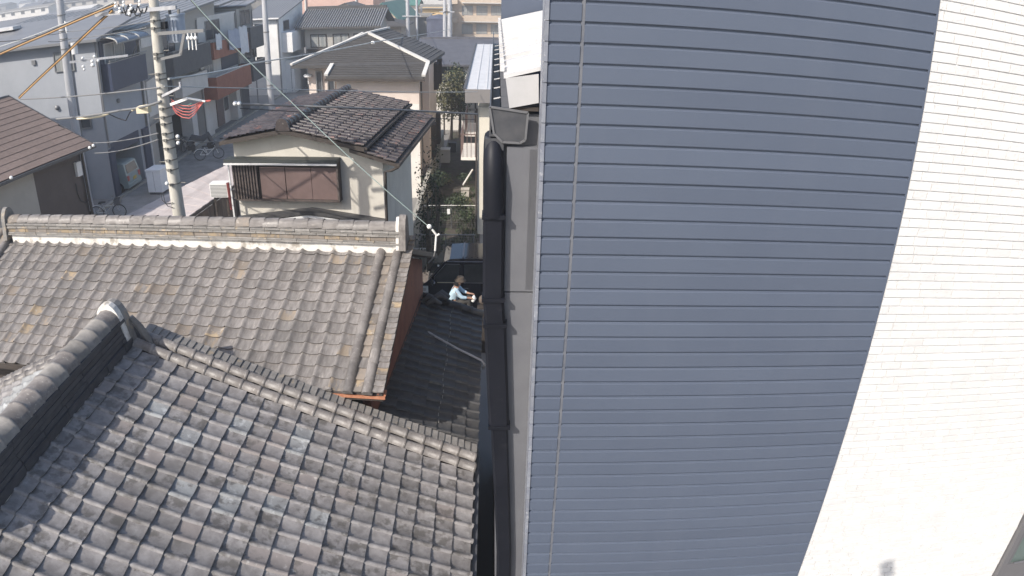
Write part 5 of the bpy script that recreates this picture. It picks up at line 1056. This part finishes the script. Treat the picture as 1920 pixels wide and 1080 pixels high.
# bicycles
def bicycle(label, X, Y, yaw, m, group='bicycles by the street'):
    b = thing('bicycle', label, 'bicycle', (X, Y, 0), group); T = yawM((X, Y, .012), yaw) @ Matrix.Rotation(math.radians(7), 4, 'X')
    def wheel(x):
        q = MB(T); q.tube([(x + .32 * math.cos(a), 0, .33 + .32 * math.sin(a)) for a in [i * math.pi / 9 for i in range(19)]], .022, n=6, caps=False); w = part('wheel', q, M['rubber'], b)
        q = MB(T)
        for i in range(8): a = i * math.pi / 8; q.bar((x + .31 * math.cos(a), 0, .33 + .31 * math.sin(a)), (x - .31 * math.cos(a), 0, .33 - .31 * math.sin(a)), .006, .006)
        part('spokes', q, M['chrome'], w, kind='stuff')
    wheel(-.53); wheel(.55); q = MB(T)
    for a, c in (((-.53, .33), (-.08, .30)), ((-.08, .30), (-.22, .78)), ((-.22, .72), (-.53, .33)), ((-.08, .30), (.36, .72)), ((-.19, .62), (.34, .62)), ((.36, .85), (.55, .33))): q.tube([(a[0], 0, a[1]), (c[0], 0, c[1])], .02, n=6)
    part('frame', q, M[m], b)
    q = MB(T); q.tube([(.20, -.27, .98), (.33, -.20, 1.0), (.35, 0, .95), (.33, .20, 1.0), (.20, .27, .98)], .015, n=6); q.tube([(.35, 0, .95), (.36, 0, .84)], .016, n=6); part('handlebar', q, M['chrome'], b)
    q = MB(T); q.solid([(-.36, -.09, .84), (-.02, -.03, .86), (-.02, .03, .86), (-.36, .09, .84)], (0, 0, -.05)); part('saddle', q, M['rubber'], b)
    q = MB(T); q.box(.42, .72, -.17, .17, .72, .74)
    for x in (.42, .71):
        q.box(x, x + .012, -.17, .17, .742, .96)
    for y in (-.17, .158): q.box(.4325, .7095, y, y + .012, .742, .96)
    part('basket', q, M['frame'], b); q = MB(T); q.tube([(-.53 + .36 * math.cos(a), 0, .33 + .36 * math.sin(a)) for a in [math.radians(20 + i * 20) for i in range(8)]], .025, n=5); part('mudguard', q, M[m], b); return b
M['rustred'] = mat('dark_red_paint', (.14, .03, .03), rough=.5)
p = at(205, 406, Z=0.1); bicycle('white bicycle leaning at the foot of the light grey house', p[0], p[1], 12, 'whitefr')
p = at(393, 296, Z=.1); bicycle('pale bicycle parked in front of the orange balconied house', p[0], p[1], 20, 'porc')
p = at(410, 407, Z=0.1); bicycle('dark red bicycle beside the beige house wall', p[0], p[1], 70, 'rustred')
p = at(268, 330, Z=0.1); bicycle('dark bicycle in the tan house porch', p[0], p[1] + 5, 80, 'darkw')
sco = thing('scooter', 'covered dark scooter standing by the orange house entrance', 'scooter', at(378, 282, Z=.02)); a = sco.location
T = yawM((a.x, a.y, 0), 30); q = MB(T); q.tube([(-.8, 0, .45), (-.4, 0, .85), (.1, 0, .7), (.5, 0, .95), (.7, 0, .5)], [.16, .26, .22, .2, .16], n=10); part('body', q, M['darkw'], sco)
for x in (-.6, .62): q = MB(T); q.tube([(x, -.06, .26), (x, .06, .26)], .26, n=14); part('wheel', q, M['rubber'], sco)
q = MB(T); q.tube([(.42, -.3, 1.05), (.5, 0, 1.0), (.42, .3, 1.05)], .03, n=6); part('handlebar', q, M['chrome'], sco)
# striped sheet roof of the car port
cpt = thing('carport', 'long pinkish sheet roof shelter with pale bands beside the street', 'carport', at(300, 400, Z=0.1)); zc_ = 2.45
P4 = [Vector(at(218, 414, Z=zc_)), Vector(at(440, 302, Z=zc_)), Vector(at(450, 338, Z=zc_)), Vector(at(345, 412, Z=zc_))]
a0, a1 = P4[0], P4[1]; b0 = P4[3]; b1 = P4[2]; nS = 17
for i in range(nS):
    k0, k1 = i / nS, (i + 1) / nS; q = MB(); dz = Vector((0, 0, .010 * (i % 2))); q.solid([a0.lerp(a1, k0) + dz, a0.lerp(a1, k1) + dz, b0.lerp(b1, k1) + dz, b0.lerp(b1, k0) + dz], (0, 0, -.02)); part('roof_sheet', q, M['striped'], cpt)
for k in (.15, .5, .9):
    for A_, B_ in ((a0, a1), (b0, b1)): p = A_.lerp(B_, k); q = MB(); q.box(p.x - .05, p.x + .05, p.y - .05, p.y + .05, 0, zc_ - .1); part('post', q, M['woodd'], cpt)
q = MB(); q.bar(b0 - Vector((0, 0, .07)), b1 - Vector((0, 0, .07)), .08, .10); q.bar(a0 - Vector((0, 0, .07)), a1 - Vector((0, 0, .07)), .08, .10); part('beam', q, M['woodd'], cpt)
fe = thing('board_fence', 'weathered brown board fence under the pinkish sheet roof', 'fence', (b0.x, b0.y, 0)); d_ = (b1 - b0); L_ = d_.length * 1.1; d_.normalize(); nn = Vector((-d_.y, d_.x, 0))
M['fenceb'] = mat('weathered_brown_board', (.11, .085, .07), (.17, .135, .11), rough=.9, scale=7, rand=.2, stretch=(1, 1, .2), patch=((.24, .2, .17), .58, 4, .6))
for i in range(int(L_ / .24)):
    o = zz(b0 + d_ * (i * .24) + nn * .5, 0); q = MB(); q.solid([o, o + d_ * .232, o + d_ * .232 + Vector((0, 0, 1.95)), o + Vector((0, 0, 1.95))], nn * (.03 + .01 * (i % 3))); part('board', q, M['fenceb'], fe)
acx = thing('condenser', 'pale outdoor air conditioner unit hung by the beige house corner', 'air conditioner', at(411, 356, Y=18.2)); a = acx.location
q = MB(); q.box(a.x - .28, a.x + .24, a.y, a.y + .3, a.z - .22, a.z + .18); part('case', q, M['whitefr'], acx)
for i in range(9): q = MB(); q.box(a.x - .26, a.x + .22, a.y - .008, a.y - .001, a.z - .2 + i * .04, a.z - .182 + i * .04); part('grille_bar', q, M['frame'], acx)
q = MB(); q.bar((a.x - .2, a.y + .1, a.z - .23), (a.x - .2, a.y + .1, .1), .04, .04); q.bar((a.x + .16, a.y + .1, a.z - .23), (a.x + .16, a.y + .1, .1), .04, .04); part('stand', q, M['woodd'], acx)
q = MB(); p = at(430, 365, Y=17); q.tube([(p[0], 17, p[2] + .32), (p[0] + .02, 17, p[2] - .4)], .05, n=8); solo('red_banner_roll', q, M['rustred'], 'dark red roll hanging by the left corner of the beige house', 'banner')
# ------------------------------------------------------------------ plants
def leaves(n, cx, cy, cz, rx, ry, rz, size, rnd, shell=.35):
    q = MB()
    for i in range(n):
        while True:
            v = Vector((rnd.uniform(-1, 1), rnd.uniform(-1, 1), rnd.uniform(-1, 1)))
            if shell < v.length < 1: break
        v = v * (1 - .25 * (math.sin(v.x * 5 + cx) * math.sin(v.y * 4 + cy) * math.sin(v.z * 6)))
        p = Vector((cx + v.x * rx, cy + v.y * ry, cz + v.z * rz)); a = Vector((rnd.gauss(0, 1), rnd.gauss(0, 1), rnd.gauss(0, 1))).normalized(); b = a.orthogonal().normalized(); b = Matrix.Rotation(rnd.uniform(0, 6.28), 3, a) @ b; s = size * rnd.uniform(.6, 1.3)
        q.add([p, p + b * s * .5 + a.cross(b) * s * .28, p + b * s, p + b * s * .5 - a.cross(b) * s * .28], [(0, 1, 2, 3)])
    return q
def plant(name, label, cat, X, Y, h, r, m, n, size, trunk=True, seed=1, group=None):
    rnd = random.Random(seed); t = thing(name, label, cat, (X, Y, 0), group)
    q = MB()
    for k in range(4 if h > 1.2 else 2):
        a = rnd.uniform(0, 6.28); rr_ = r * rnd.uniform(.2, .6); z = h * rnd.uniform(.45, .8); l = leaves(n // 4, X + rr_ * math.cos(a), Y + rr_ * math.sin(a), z, r * .62, r * .62, h * .26, size, rnd, .2); q.add(l.v, l.f)
    part('foliage', q, M[m], t, kind='stuff')
    q = MB()
    if trunk: q.tube([(X, Y, 0), (X + .03, Y, h * .35), (X - .02, Y + .03, h * .7)], [.05 * h / 2, .035 * h / 2, .012], n=6)
    for k in range(3): a = rnd.uniform(0, 6.28); q.tube([(X, Y, h * .3), (X + r * .5 * math.cos(a), Y + r * .5 * math.sin(a), h * .65)], [.02 * h / 2, .008], n=5)
    part('trunk', q, M['bark'], t); return t
plant('tree', 'bushy pale green tree behind the alley near the cream wall', 'tree', at(846, 178, Y=43.6)[0], 43.6, 4.4, 1.25, 'leafy', 2200, .17, seed=3)
plant('tree', 'darker green tree just right of the bushy one', 'tree', at(862, 168, Y=44.3)[0], 44.3, 4.9, .9, 'leaf', 1500, .17, seed=5)
PLN = [(815, 372, 1.5, .75, 'leafd', 'dark green bush by the block wall foot'), (846, 420, 1.2, .9, 'leafd', 'broad dark bush behind the van'), (872, 425, 1.5, .6, 'leaf', 'twiggy green shrub near the cream wall foot'), (812, 425, .8, .7, 'leaf', 'low green bush between the wall and broad bush'), (840, 345, .6, .6, 'leafy', 'dry brown tussock in the garden soil'), (876, 350, .7, .5, 'leafd', 'small dark shrub below the cream wall balcony'), (862, 380, .5, .6, 'leafy', 'yellowing weeds at the wire fence')]
for i, (x, y, h_, r_, m, lab) in enumerate(PLN): p = at(x, y, Z=.05); plant('shrub', lab, 'shrub', p[0], p[1], h_, r_, m, 700, .11, False, 20 + i)
for i, (b, h_, lab) in enumerate(((4.5, 5.3, 'tall thin climber at the back corner of the beige house'), (6.2, 5.0, 'thicker climber beyond the beige house back corner'))): p = PH(2.52, .4 + b, 0); plant('climber', lab, 'plant', p.x, p.y, h_, .35, 'leafd', 500, .09, True, 40 + i)
gw = MB()
rnd = random.Random(9)
for i in range(2600):
    Y = rnd.uniform(21.7, 33); X = rnd.uniform(-2.8, -.55); 
    if math.sin(X * 2.3) * math.sin(Y * 1.1) < -.25: continue
    h_ = rnd.uniform(.06, .28); a = rnd.uniform(0, 6.28); d = Vector((math.cos(a), math.sin(a), 0)) * .02; l = Vector((rnd.gauss(0, .05), rnd.gauss(0, .05), h_)); p = Vector((X, Y, .012)); gw.add([p - d, p + d, p + l], [(0, 1, 2)])
o = solo('weeds', gw, M['leaf'], 'rough weeds over the alley garden soil', 'weeds', kind='stuff')
# garden wall : rows of blocks
gwt = thing('garden_wall', 'long block wall running back beside the alley garden', 'wall', (-2.97, 33, 0)); bl_m = {}
for r_ in range(6):
    y = 22.6 - (.2 if r_ % 2 else 0)
    while y < 40.6:
        L_ = .40
        k = R.randrange(2)
        if k not in bl_m: q = MB(); q.box(0, .13, .003, .394, .004, .194); bl_m[k] = q.mesh('block', M['stonew'])
        piece('block', bl_m[k], gwt, Matrix.Translation((-3.06 + R.uniform(-.003, .003), y, r_ * .198))); y += L_
q = MB(); q.box(-3.08, -2.90, 22.4, 40.8, 1.19, 1.24); part('coping', q, M['stonew'], gwt)
en = MB(); en.box(-2.88, -2.30, 22.5, 22.62, 0, 1.0); solo('wall_end', en, M['stonew'], 'short pale wall return at the near end of the block wall', 'wall')
# wire fences across the garden
for Y, lab in ((27.3, 'wire fence with a pale top rail across the garden middle'), (23.9, 'wire fence across the near end of the garden')):
    f_ = thing('wire_fence', lab, 'fence', (-1.7, Y, 0)); q = MB(); q.tube([(-2.88, Y, 1.0), (-.62, Y, 1.02)], .02, n=6); part('rail', q, M['capw'] if Y > 25 else M['frame'], f_)
    for x in (-2.8, -1.7, -.7): q = MB(); q.tube([(x, Y + .03, 0), (x, Y + .03, 1.05)], .022, n=6); part('post', q, M['frame'], f_)
    q = MB()
    for i in range(22): x = -2.85 + i * .1; q.tube([(x, Y, .05), (x, Y, 1.0)], .004, n=3, caps=False)
    for i in range(9): q.tube([(-2.86, Y, .08 + i * .105), (-.65, Y, .08 + i * .105)], .004, n=3, caps=False)
    part('wire_mesh', q, M['frame'], f_, kind='stuff')
q = MB(); p = at(841, 397, Y=27.25); q.box(p[0] - .06, p[0] + .06, 27.24, 27.26, p[2] - .12, p[2] + .12); solo('notice_plate', q, M['porc'], 'small white plate hung on the middle wire fence', 'plate')
# boxes, pots and odd things along the alley
for i, (x, y, s, m, lab) in enumerate(((833, 305, .75, 'palew', 'pale storage box on the alley soil'), (818, 296, .5, 'frame', 'grey bin beside the pale storage box'), (800, 272, .7, 'frame', 'grey outdoor unit by the pink house wall'), (848, 285, .55, 'darkw', 'dark crate near the alley middle'), (872, 372, .45, 'tanw', 'tan pot at the cream wall foot'))):
    p = at(x, y, Z=.02); q = MB(); q.box(p[0] - s * .4, p[0] + s * .4, p[1], p[1] + s * .7, .012, s * .95); t = solo('storage_box', q, M[m], lab, 'box'); q = MB(); q.box(p[0] - s * .43, p[0] + s * .43, p[1] - .03, p[1] + s * .73, s * .951, s * 1.02); part('lid', q, M[m], t)
shd = thing('pergola', 'rusty brown frame shed closing the far end of the alley', 'shed', (-2.2, 45.5, 0))
for x in (-3.2, -2.2, -1.2):
    for y in (45, 47.5): q = MB(); q.box(x - .05, x + .05, y - .05, y + .05, 0, 2.3); part('post', q, M['woodd'], shd)
for z in (2.3, 1.6): q = MB(); q.box(-3.4, -1.0, 44.93, 45.05, z + .001, z + .12); part('beam', q, M['tanw'], shd)
q = MB(); q.box(-3.3, -1.1, 47.55, 47.65, 0, 2.2); part('back_board', q, M['rust'], shd); q = MB(); q.solid([(-3.5, 44.8, 2.43), (-.9, 44.8, 2.43), (-.9, 47.9, 2.6), (-3.5, 47.9, 2.6)], (0, 0, .04)); part('roof', q, M['tanw'], shd)
# ---- cream building right of the alley
cb_ = thing('cream_building', 'cream two storey building with a flat pale grey metal roof by the alley', 'building', (1.5, 32, 0))
q = MB(); q.box(-.62, 6, 26.7, 41, 0, H - 4.85); part('wall', q, mat('cream_stucco', (.62, .57, .47), (.67, .62, .52), rough=.9, scale=2), cb_)
r0, r1, r2_, r3 = Vector(at(872, 168, Y=26.2)), Vector(at(925, 168, Y=26.2)), Vector(at(925, 97, Y=40.5)), Vector(at(897, 97, Y=40.5))
q = MB(); q.solid([(r0.x, 26.2, r0.z), (6.4, 26.2, r0.z), (6.4, 41.5, r0.z + .25), (r0.x, 41.5, r0.z + .25)], (0, 0, -.10)); rf_ = part('roof', q, M['whiteroof'], cb_)
for x in (r0.x + .42, r0.x + .8, r0.x + 1.2): q = MB(); q.bar((x, 26.2, r0.z + .012), (x, 41.5, r0.z + .262), .03, .03); part('standing_seam', q, M['whiteroof'], rf_)
q = MB(); q.bar((r0.x - .02, 26.2, r0.z + .01), (r0.x - .02, 41.5, r0.z + .26), .09, .10); part('roof_edge', q, M['darkw'], rf_)
q = MB(); q.box(r0.x, 6.4, 26.13, 26.197, r0.z - .48, r0.z + .02); q.box(r0.x + .0, 6.4, 26.198, 26.69, r0.z - .46, r0.z - .38); part('fascia', q, mat('grey_brown_fascia', (.20, .185, .175), rough=.6), cb_)
q = MB(); q.tube([(-.66, 26.66, H - 4.9), (-.66, 26.62, .2)], .04, n=6); part('downpipe', q, M['woodd'], cb_)
for y0_, z0_ in ((28.5, 2.6), (33.0, 2.6)):
    q = MB(); q.box(-1.35, -.622, y0_, y0_ + 2.6, z0_, z0_ + .12); b_ = part('balcony', q, M['palew'], cb_)
    q = MB(); q.box(-1.37, -1.33, y0_, y0_ + 2.6, z0_ + 1.05, z0_ + 1.10); q.box(-1.33, -.623, y0_, y0_ + .04, z0_ + 1.05, z0_ + 1.10); part('rail', q, M['shutter'], b_)
    for i in range(14): q = MB(); q.box(-1.36, -1.34, y0_ + .05 + i * .19, y0_ + .075 + i * .19, z0_ + .121, z0_ + 1.049); part('baluster', q, M['shutter'], b_)
    for i in range(4): q = MB(); q.box(-1.28 + i * .17, -1.255 + i * .17, y0_ + .01, y0_ + .03, z0_ + .121, z0_ + 1.049); part('baluster', q, M['shutter'], b_)
    win(cb_, (-.622, y0_ + .5, z0_ + .2), UY, (-1, 0, 0), 1.6, 1.8, 'shutter', 'glass', 1)
q = MB(); a = Vector(at(868, 347, Y=27.6)); b = Vector(at(886, 318, Y=28.4)); q.bar(a, b, .05, .05); solo('leaning_pipe', q, M['capw'], 'pale pipe leaning on the cream building', 'pipe')
# ------------------------------------------------------------------ van and the seated man
van = thing('van', 'glossy black box van parked sideways behind the lean-to', 'van', (-.7, 20.15, 0)); VX0 = -2.26
VT = Matrix.Translation((VX0, 19.42 + .74, 0)); black = mat('black_van_paint', (.010, .011, .018), (.012, .013, .022), rough=.10, scale=1, spec=.8)
prof = [(.02, .28), (.0, .75), (.06, 1.02), (.30, 1.18), (.80, 1.78), (.98, 1.88), (1.3, 1.905), (3.2, 1.90), (3.36, 1.80), (3.39, .9), (3.38, .28)]
vb_ = body(prof, 1.475, .1, VT, .11); part('body', vb_, black, van)
def vy(z): return -.7375 + .11 * max(0, z - .9) * .9
def vside(poly, m, nm, pr=.006, par=van): q = MB(VT); q.solid([(x, vy(z) - pr, z) for x, z in poly], (0, pr - .0005, 0)); return part(nm, q, m, par)
vg = mat('dark_van_glass', (.035, .038, .040), (.055, .058, .058), rough=.05, spec=.9, scale=3)
w1 = vside([(.52, 1.16), (1.26, 1.16), (1.26, 1.70), (.86, 1.70), (.52, 1.30)], vg, 'side_window'); vside([(1.42, 1.15), (2.25, 1.15), (2.25, 1.72), (1.42, 1.72)], vg, 'side_window'); vside([(2.38, 1.15), (3.2, 1.15), (3.2, 1.72), (2.38, 1.72)], vg, 'side_window')
vside([(.60, 1.135), (1.22, 1.135), (1.22, 1.158), (.60, 1.158)], M['cream'], 'window_sill', .010)
q = MB(VT); q.solid([(.33, -.60, 1.215), (.33, .60, 1.215), (.77, .54, 1.745), (.77, -.54, 1.745)], (-.010, 0, .008)); part('windshield', q, vg, van)
for x in (1.33, 2.31): vside([(x, .35), (x + .012, .35), (x + .012, 1.74), (x, 1.74)], M['blk'], 'door_gap', .003)
vside([(1.40, .95), (1.54, .95), (1.54, .99), (1.40, .99)], M['chrome'], 'door_handle', .03)
vside([(.9, 1.80), (3.25, 1.80), (3.25, 1.825), (.9, 1.825)], mat('roof_drip_rail', (.20, .21, .25), rough=.3), 'drip_rail', .02)
q = MB(VT); q.ball((.50, -.86, 1.20), .085, 8, sz=1.2); q.bar((.52, -.80, 1.16), (.56, -.70, 1.14), .03, .03); mi_ = part('mirror', q, black, van); q = MB(VT); q.ball((.52, -.915, 1.21), .035, 8); part('mirror_glint', q, M['chrome'], mi_)
q = MB(VT); q.ball((.64, -.70, 1.69), .035, 8); part('marker_lamp', q, M['porc'], van)
q = MB(VT); q.box(.08, .32, -.752, -.742, .82, 1.04); part('white_sticker', q, M['porc'], van); q = MB(VT); q.box(.13, .25, -.7545, -.7525, .87, .97); part('sticker_print', q, M['capw'], van)
for i in range(11): q = MB(VT); x = 1.45 + i * .17; q.box(x, x + .05, -.55, .55, 1.9025, 1.922); part('roof_rib', q, black, van)
q = MB(VT); q.box(1.36, 1.40, -.58, .58, 1.9025, 1.95); part('roof_bar', q, M['alu'], van)
for s_ in (-1, 1): q = MB(VT); q.ball((.07, s_ * .52, .82), .10, 8); part('headlight', q, M['porc'], van)
for x in (.55, 2.75):
    for s_ in (-1, 1): q = MB(VT); q.tube([(x, s_ * .60, .29), (x, s_ * .75, .29)], .29, n=18); w_ = part('wheel', q, M['rubber'], van); q = MB(VT); q.tube([(x, s_ * .75, .29), (x, s_ * .757, .29)], .17, n=12); part('rim', q, M['chrome'], w_)
vside([(.50, 1.15), (.515, 1.15), (.515, 1.32), (.86, 1.72), (1.28, 1.72), (1.28, 1.735), (.85, 1.735), (.50, 1.325)], M['alu'], 'window_trim', .012)
vside([(1.40, 1.13), (2.27, 1.13), (2.27, 1.148), (1.40, 1.148)], M['alu'], 'window_trim', .012)
q = MB(VT); q.ball((1.05, -.30, 1.30), .06, 8); q.ball((1.12, -.32, 1.25), .07, 8); part('dash_toy', q, M['rustred'], van)
stp = MB(); stp.box(-1.5, -.80, 17.2, 17.6, .012, 1.44); solo('support_pier', stp, M['stonew'], 'grey block pier added to support the seated person beside the van', 'wall')  # pier not seen in the image, added to hold the person up
# man : one skinned body, clothing and hat as children
man = thing('person', 'person in a pale blue shirt and brown hat sitting beside the black van', 'person', (-1.05, 17.4, 1.44))
def skin(name, joints, bones, radii, m, par, lv=2, root=0):
    base = BASE[par.name]; me = bpy.data.meshes.new(name); me.from_pydata([tuple(Vector(j) - base) for j in joints], bones, []); o = bpy.data.objects.new(name, me); C.objects.link(o); o.parent = par; BASE[o.name] = base
    md = o.modifiers.new('skin', 'SKIN'); me.skin_vertices.new() if not me.skin_vertices else None
    for i, r in enumerate(radii): v = me.skin_vertices[0].data[i]; v.radius = (r * ms, r * ms) if not isinstance(r, tuple) else (r[0] * ms, r[1] * ms); v.use_root = (i == root)
    md.use_smooth_shade = True; sb_ = o.modifiers.new('sub', 'SUBSURF'); sb_.levels = lv; sb_.render_levels = lv; me.materials.append(m); return o
mx, my, mz, ms = -1.06, 17.4, 1.44, .93
def mp(x, y, z): return (mx + x * ms, my + y * ms, mz + z * ms)
skinm = mat('tan_skin', (.36, .20, .14), (.40, .23, .16), rough=.55, scale=9)
shirt = mat('pale_blue_shirt', (.46, .62, .72), (.52, .67, .77), rough=.9, scale=7, bump=.3); trou = mat('dark_work_trousers', (.035, .033, .032), (.06, .055, .05), rough=.9, scale=8)
J = [mp(0, 0, .08), mp(.02, 0, .30), mp(.08, 0, .50), mp(.13, 0, .58), mp(.17, 0, .66), mp(.19, 0, .74),   # pelvis chest shoulders neck head
     mp(.10, -.19, .50), mp(.26, -.22, .30), mp(.47, -.14, .26), mp(.10, .19, .50), mp(.26, .20, .32), mp(.46, .13, .28),   # arms
     mp(.06, -.10, .07), mp(.46, -.13, .16), mp(.50, -.13, -.30), mp(.62, -.13, -.72), mp(.06, .10, .07), mp(.48, .12, .18), mp(.52, .12, -.28), mp(.64, .12, -.72)]
Bn = [(0, 1), (1, 2), (2, 3), (3, 4), (4, 5), (2, 6), (6, 7), (7, 8), (2, 9), (9, 10), (10, 11), (0, 12), (12, 13), (13, 14), (14, 15), (0, 16), (16, 17), (17, 18), (18, 19)]
rd = [.13, .125, .12, .055, .085, .075, .06, .045, .033, .06, .045, .033, .085, .065, .05, .04, .085, .065, .05, .04]
for s_, w_ in ((-1, 8), (1, 11)):
    wx, wy, wz = J[w_]; k = len(J); J.append((wx + .07 * ms, wy + .005 * s_, wz - .01)); Bn.append((w_, k)); rd.append((.032, .018))
    for f_ in range(4):
        c = len(J); o_ = (f_ - 1.5) * .021; J += [(wx + .115 + .006 * (f_ in (1, 2)), wy + o_, wz - .015), (wx + .15 + .008 * (f_ in (1, 2)), wy + o_, wz - .04)]; Bn += [(k, c), (c, c + 1)]; rd += [.0095, .008]
    c = len(J); J += [(wx + .06, wy - s_ * .04, wz + .01), (wx + .10, wy - s_ * .05, wz - .01)]; Bn += [(w_, c), (c, c + 1)]; rd += [.011, .009]
skin('body', J, Bn, rd, skinm, man, 2)
skin('shirt', [mp(-.01, 0, .05), mp(.01, 0, .28), mp(.075, 0, .49), mp(.115, 0, .555), mp(.10, -.19, .505), mp(.255, -.222, .31), mp(.42, -.16, .265), mp(.10, .19, .505), mp(.255, .202, .33), mp(.41, .15, .288)], [(0, 1), (1, 2), (2, 3), (2, 4), (4, 5), (5, 6), (2, 7), (7, 8), (8, 9)], [.165, .16, .15, .075, .082, .066, .05, .082, .066, .05], shirt, man, 2)
skin('trousers', [mp(0, 0, .06), mp(.07, -.10, .07), mp(.46, -.13, .165), mp(.50, -.13, -.30), mp(.60, -.13, -.66), mp(.07, .10, .07), mp(.48, .12, .185), mp(.52, .12, -.28), mp(.62, .12, -.66)], [(0, 1), (1, 2), (2, 3), (3, 4), (0, 5), (5, 6), (6, 7), (7, 8)], [.15, .105, .085, .068, .06, .105, .085, .068, .06], trou, man, 2)
for s_ in (-.13, .12): q = MB(); q.tube([mp(.56, s_, -.72), mp(.66, s_, -.72), mp(.80, s_, -.735)], [.05, .055, .035], n=8); part('boot', q, M['rubber'], man)
hat = MB(); hp0 = Vector(mp(.195, 0, .765)); hat.v = []; n = 12
ring = []
for rr_, zz_ in ((.145, -.015), (.15, -.005), (.105, .005), (.104, .07), (.085, .105), (.02, .118)):
    for i in range(n): a = 2 * math.pi * i / n; ring.append(hp0 + Vector((math.cos(a) * rr_ * 1.08 + .02, math.sin(a) * rr_, zz_ + .03 * math.cos(a) * (rr_ > .14) * -.4)))
hat.add(ring, [(k * n + i, k * n + (i + 1) % n, (k + 1) * n + (i + 1) % n, (k + 1) * n + i) for k in range(5) for i in range(n)] + [tuple(range(5 * n, 6 * n))], 0, True); part('hat', hat, mat('dark_brown_hat', (.075, .058, .045), rough=.9, scale=9), man)
q = MB(); hc_ = Vector(mp(.275, 0, .70)); q.ball(hc_, .017, 6, sz=1.4); part('nose', q, skinm, man)
for s_ in (-1, 1): q = MB(); q.ball(mp(.265, s_ * .033, .725), .010, 6); part('eye', q, M['blk'], man); q = MB(); q.ball(mp(.19, s_ * .085, .70), .022, 6, sz=1.3); part('ear', q, skinm, man)
q = MB(); q.box(*[v for v in (mx + .245, mx + .252, my - .02, my + .02, mz + .61, mz + .617)]); part('mouth', q, mat('lip_brown', (.2, .09, .07), rough=.6), man)
q = MB(); q.tube([mp(.10, 0, .60), mp(.12, 0, .66), mp(.13, 0, .72)], [.075, .085, .085], n=10); part('hair', q, M['blk'], man)
gl_ = MB(); p = Vector(mp(.60, -.10, .24)); gl_.tube([p + Vector((-.02, 0, -.10)), p + Vector((.02, 0, .0)), p + Vector((.01, 0, .07))], [.05, .065, .03], n=8); solo('cloth', gl_, M['porc'], "crumpled white cloth in the seated person's hands", 'cloth')
bg = MB(); p = Vector(mp(.92, .02, .13)); bg.ball(p, .17, 12, sz=.85); bg.ball(p + Vector((.14, 0, .05)), .11, 10); sk = solo('sack', bg, M['fenceb'], "brown sack lying by the seated person's knees", 'sack'); q = MB(); q.tube([p + Vector((.30, -.08, -.3)), p + Vector((.29, -.1, .05))], .02, n=6); part('strap', q, mat('yellow_strap', (.55, .42, .06), rough=.6), sk)
bs = MB(); bs.box(mx + .66, mx + 1.2, 17.2, 17.6, .012, 1.41); solo('crate', bs, M['woodd'], 'dark crate under the brown sack', 'crate')
# small camera held out on a stick beside the viewer : throws the soft spot of shade on the white wall
ck = thing('camera_stick', 'hand held camera on a thin stick at the viewpoint', 'camera', (-.09, -.16, H - .02)); q = MB(Matrix.Translation((-.06, -.13, H + .06)) @ Matrix.Rotation(-.35, 4, 'Y')); q.box(-.085, .085, -.012, .012, -.15, .15); part('camera_case', q, M['wiredk'], ck)
q = MB(); q.tube([(-.075, -.14, H - .02), (-.24, -.40, H - .30)], .018, n=8); part('stick', q, M['wiredk'], ck)

# ------------------------------------------------------------------ air
hz = MB(); hz.box(-1000, 260, -60, 960, -1, 20.5); hm = bpy.data.materials.new('haze_air'); hm.use_nodes = True; nt = hm.node_tree
for n in list(nt.nodes):
    if n.type == 'BSDF_PRINCIPLED': nt.nodes.remove(n)
pv = nt.nodes.new('ShaderNodeVolumePrincipled'); pv.inputs['Color'].default_value = (.86, .89, .94, 1); pv.inputs['Density'].default_value = .0019; pv.inputs['Anisotropy'].default_value = .2
nt.links.new(pv.outputs[0], nt.nodes['Material Output'].inputs['Volume'])
ho = bpy.data.objects.new('haze', hz.mesh('haze', hm)); C.objects.link(ho); ho['kind'] = 'stuff'; ho['label'] = 'thin pale haze over the town'
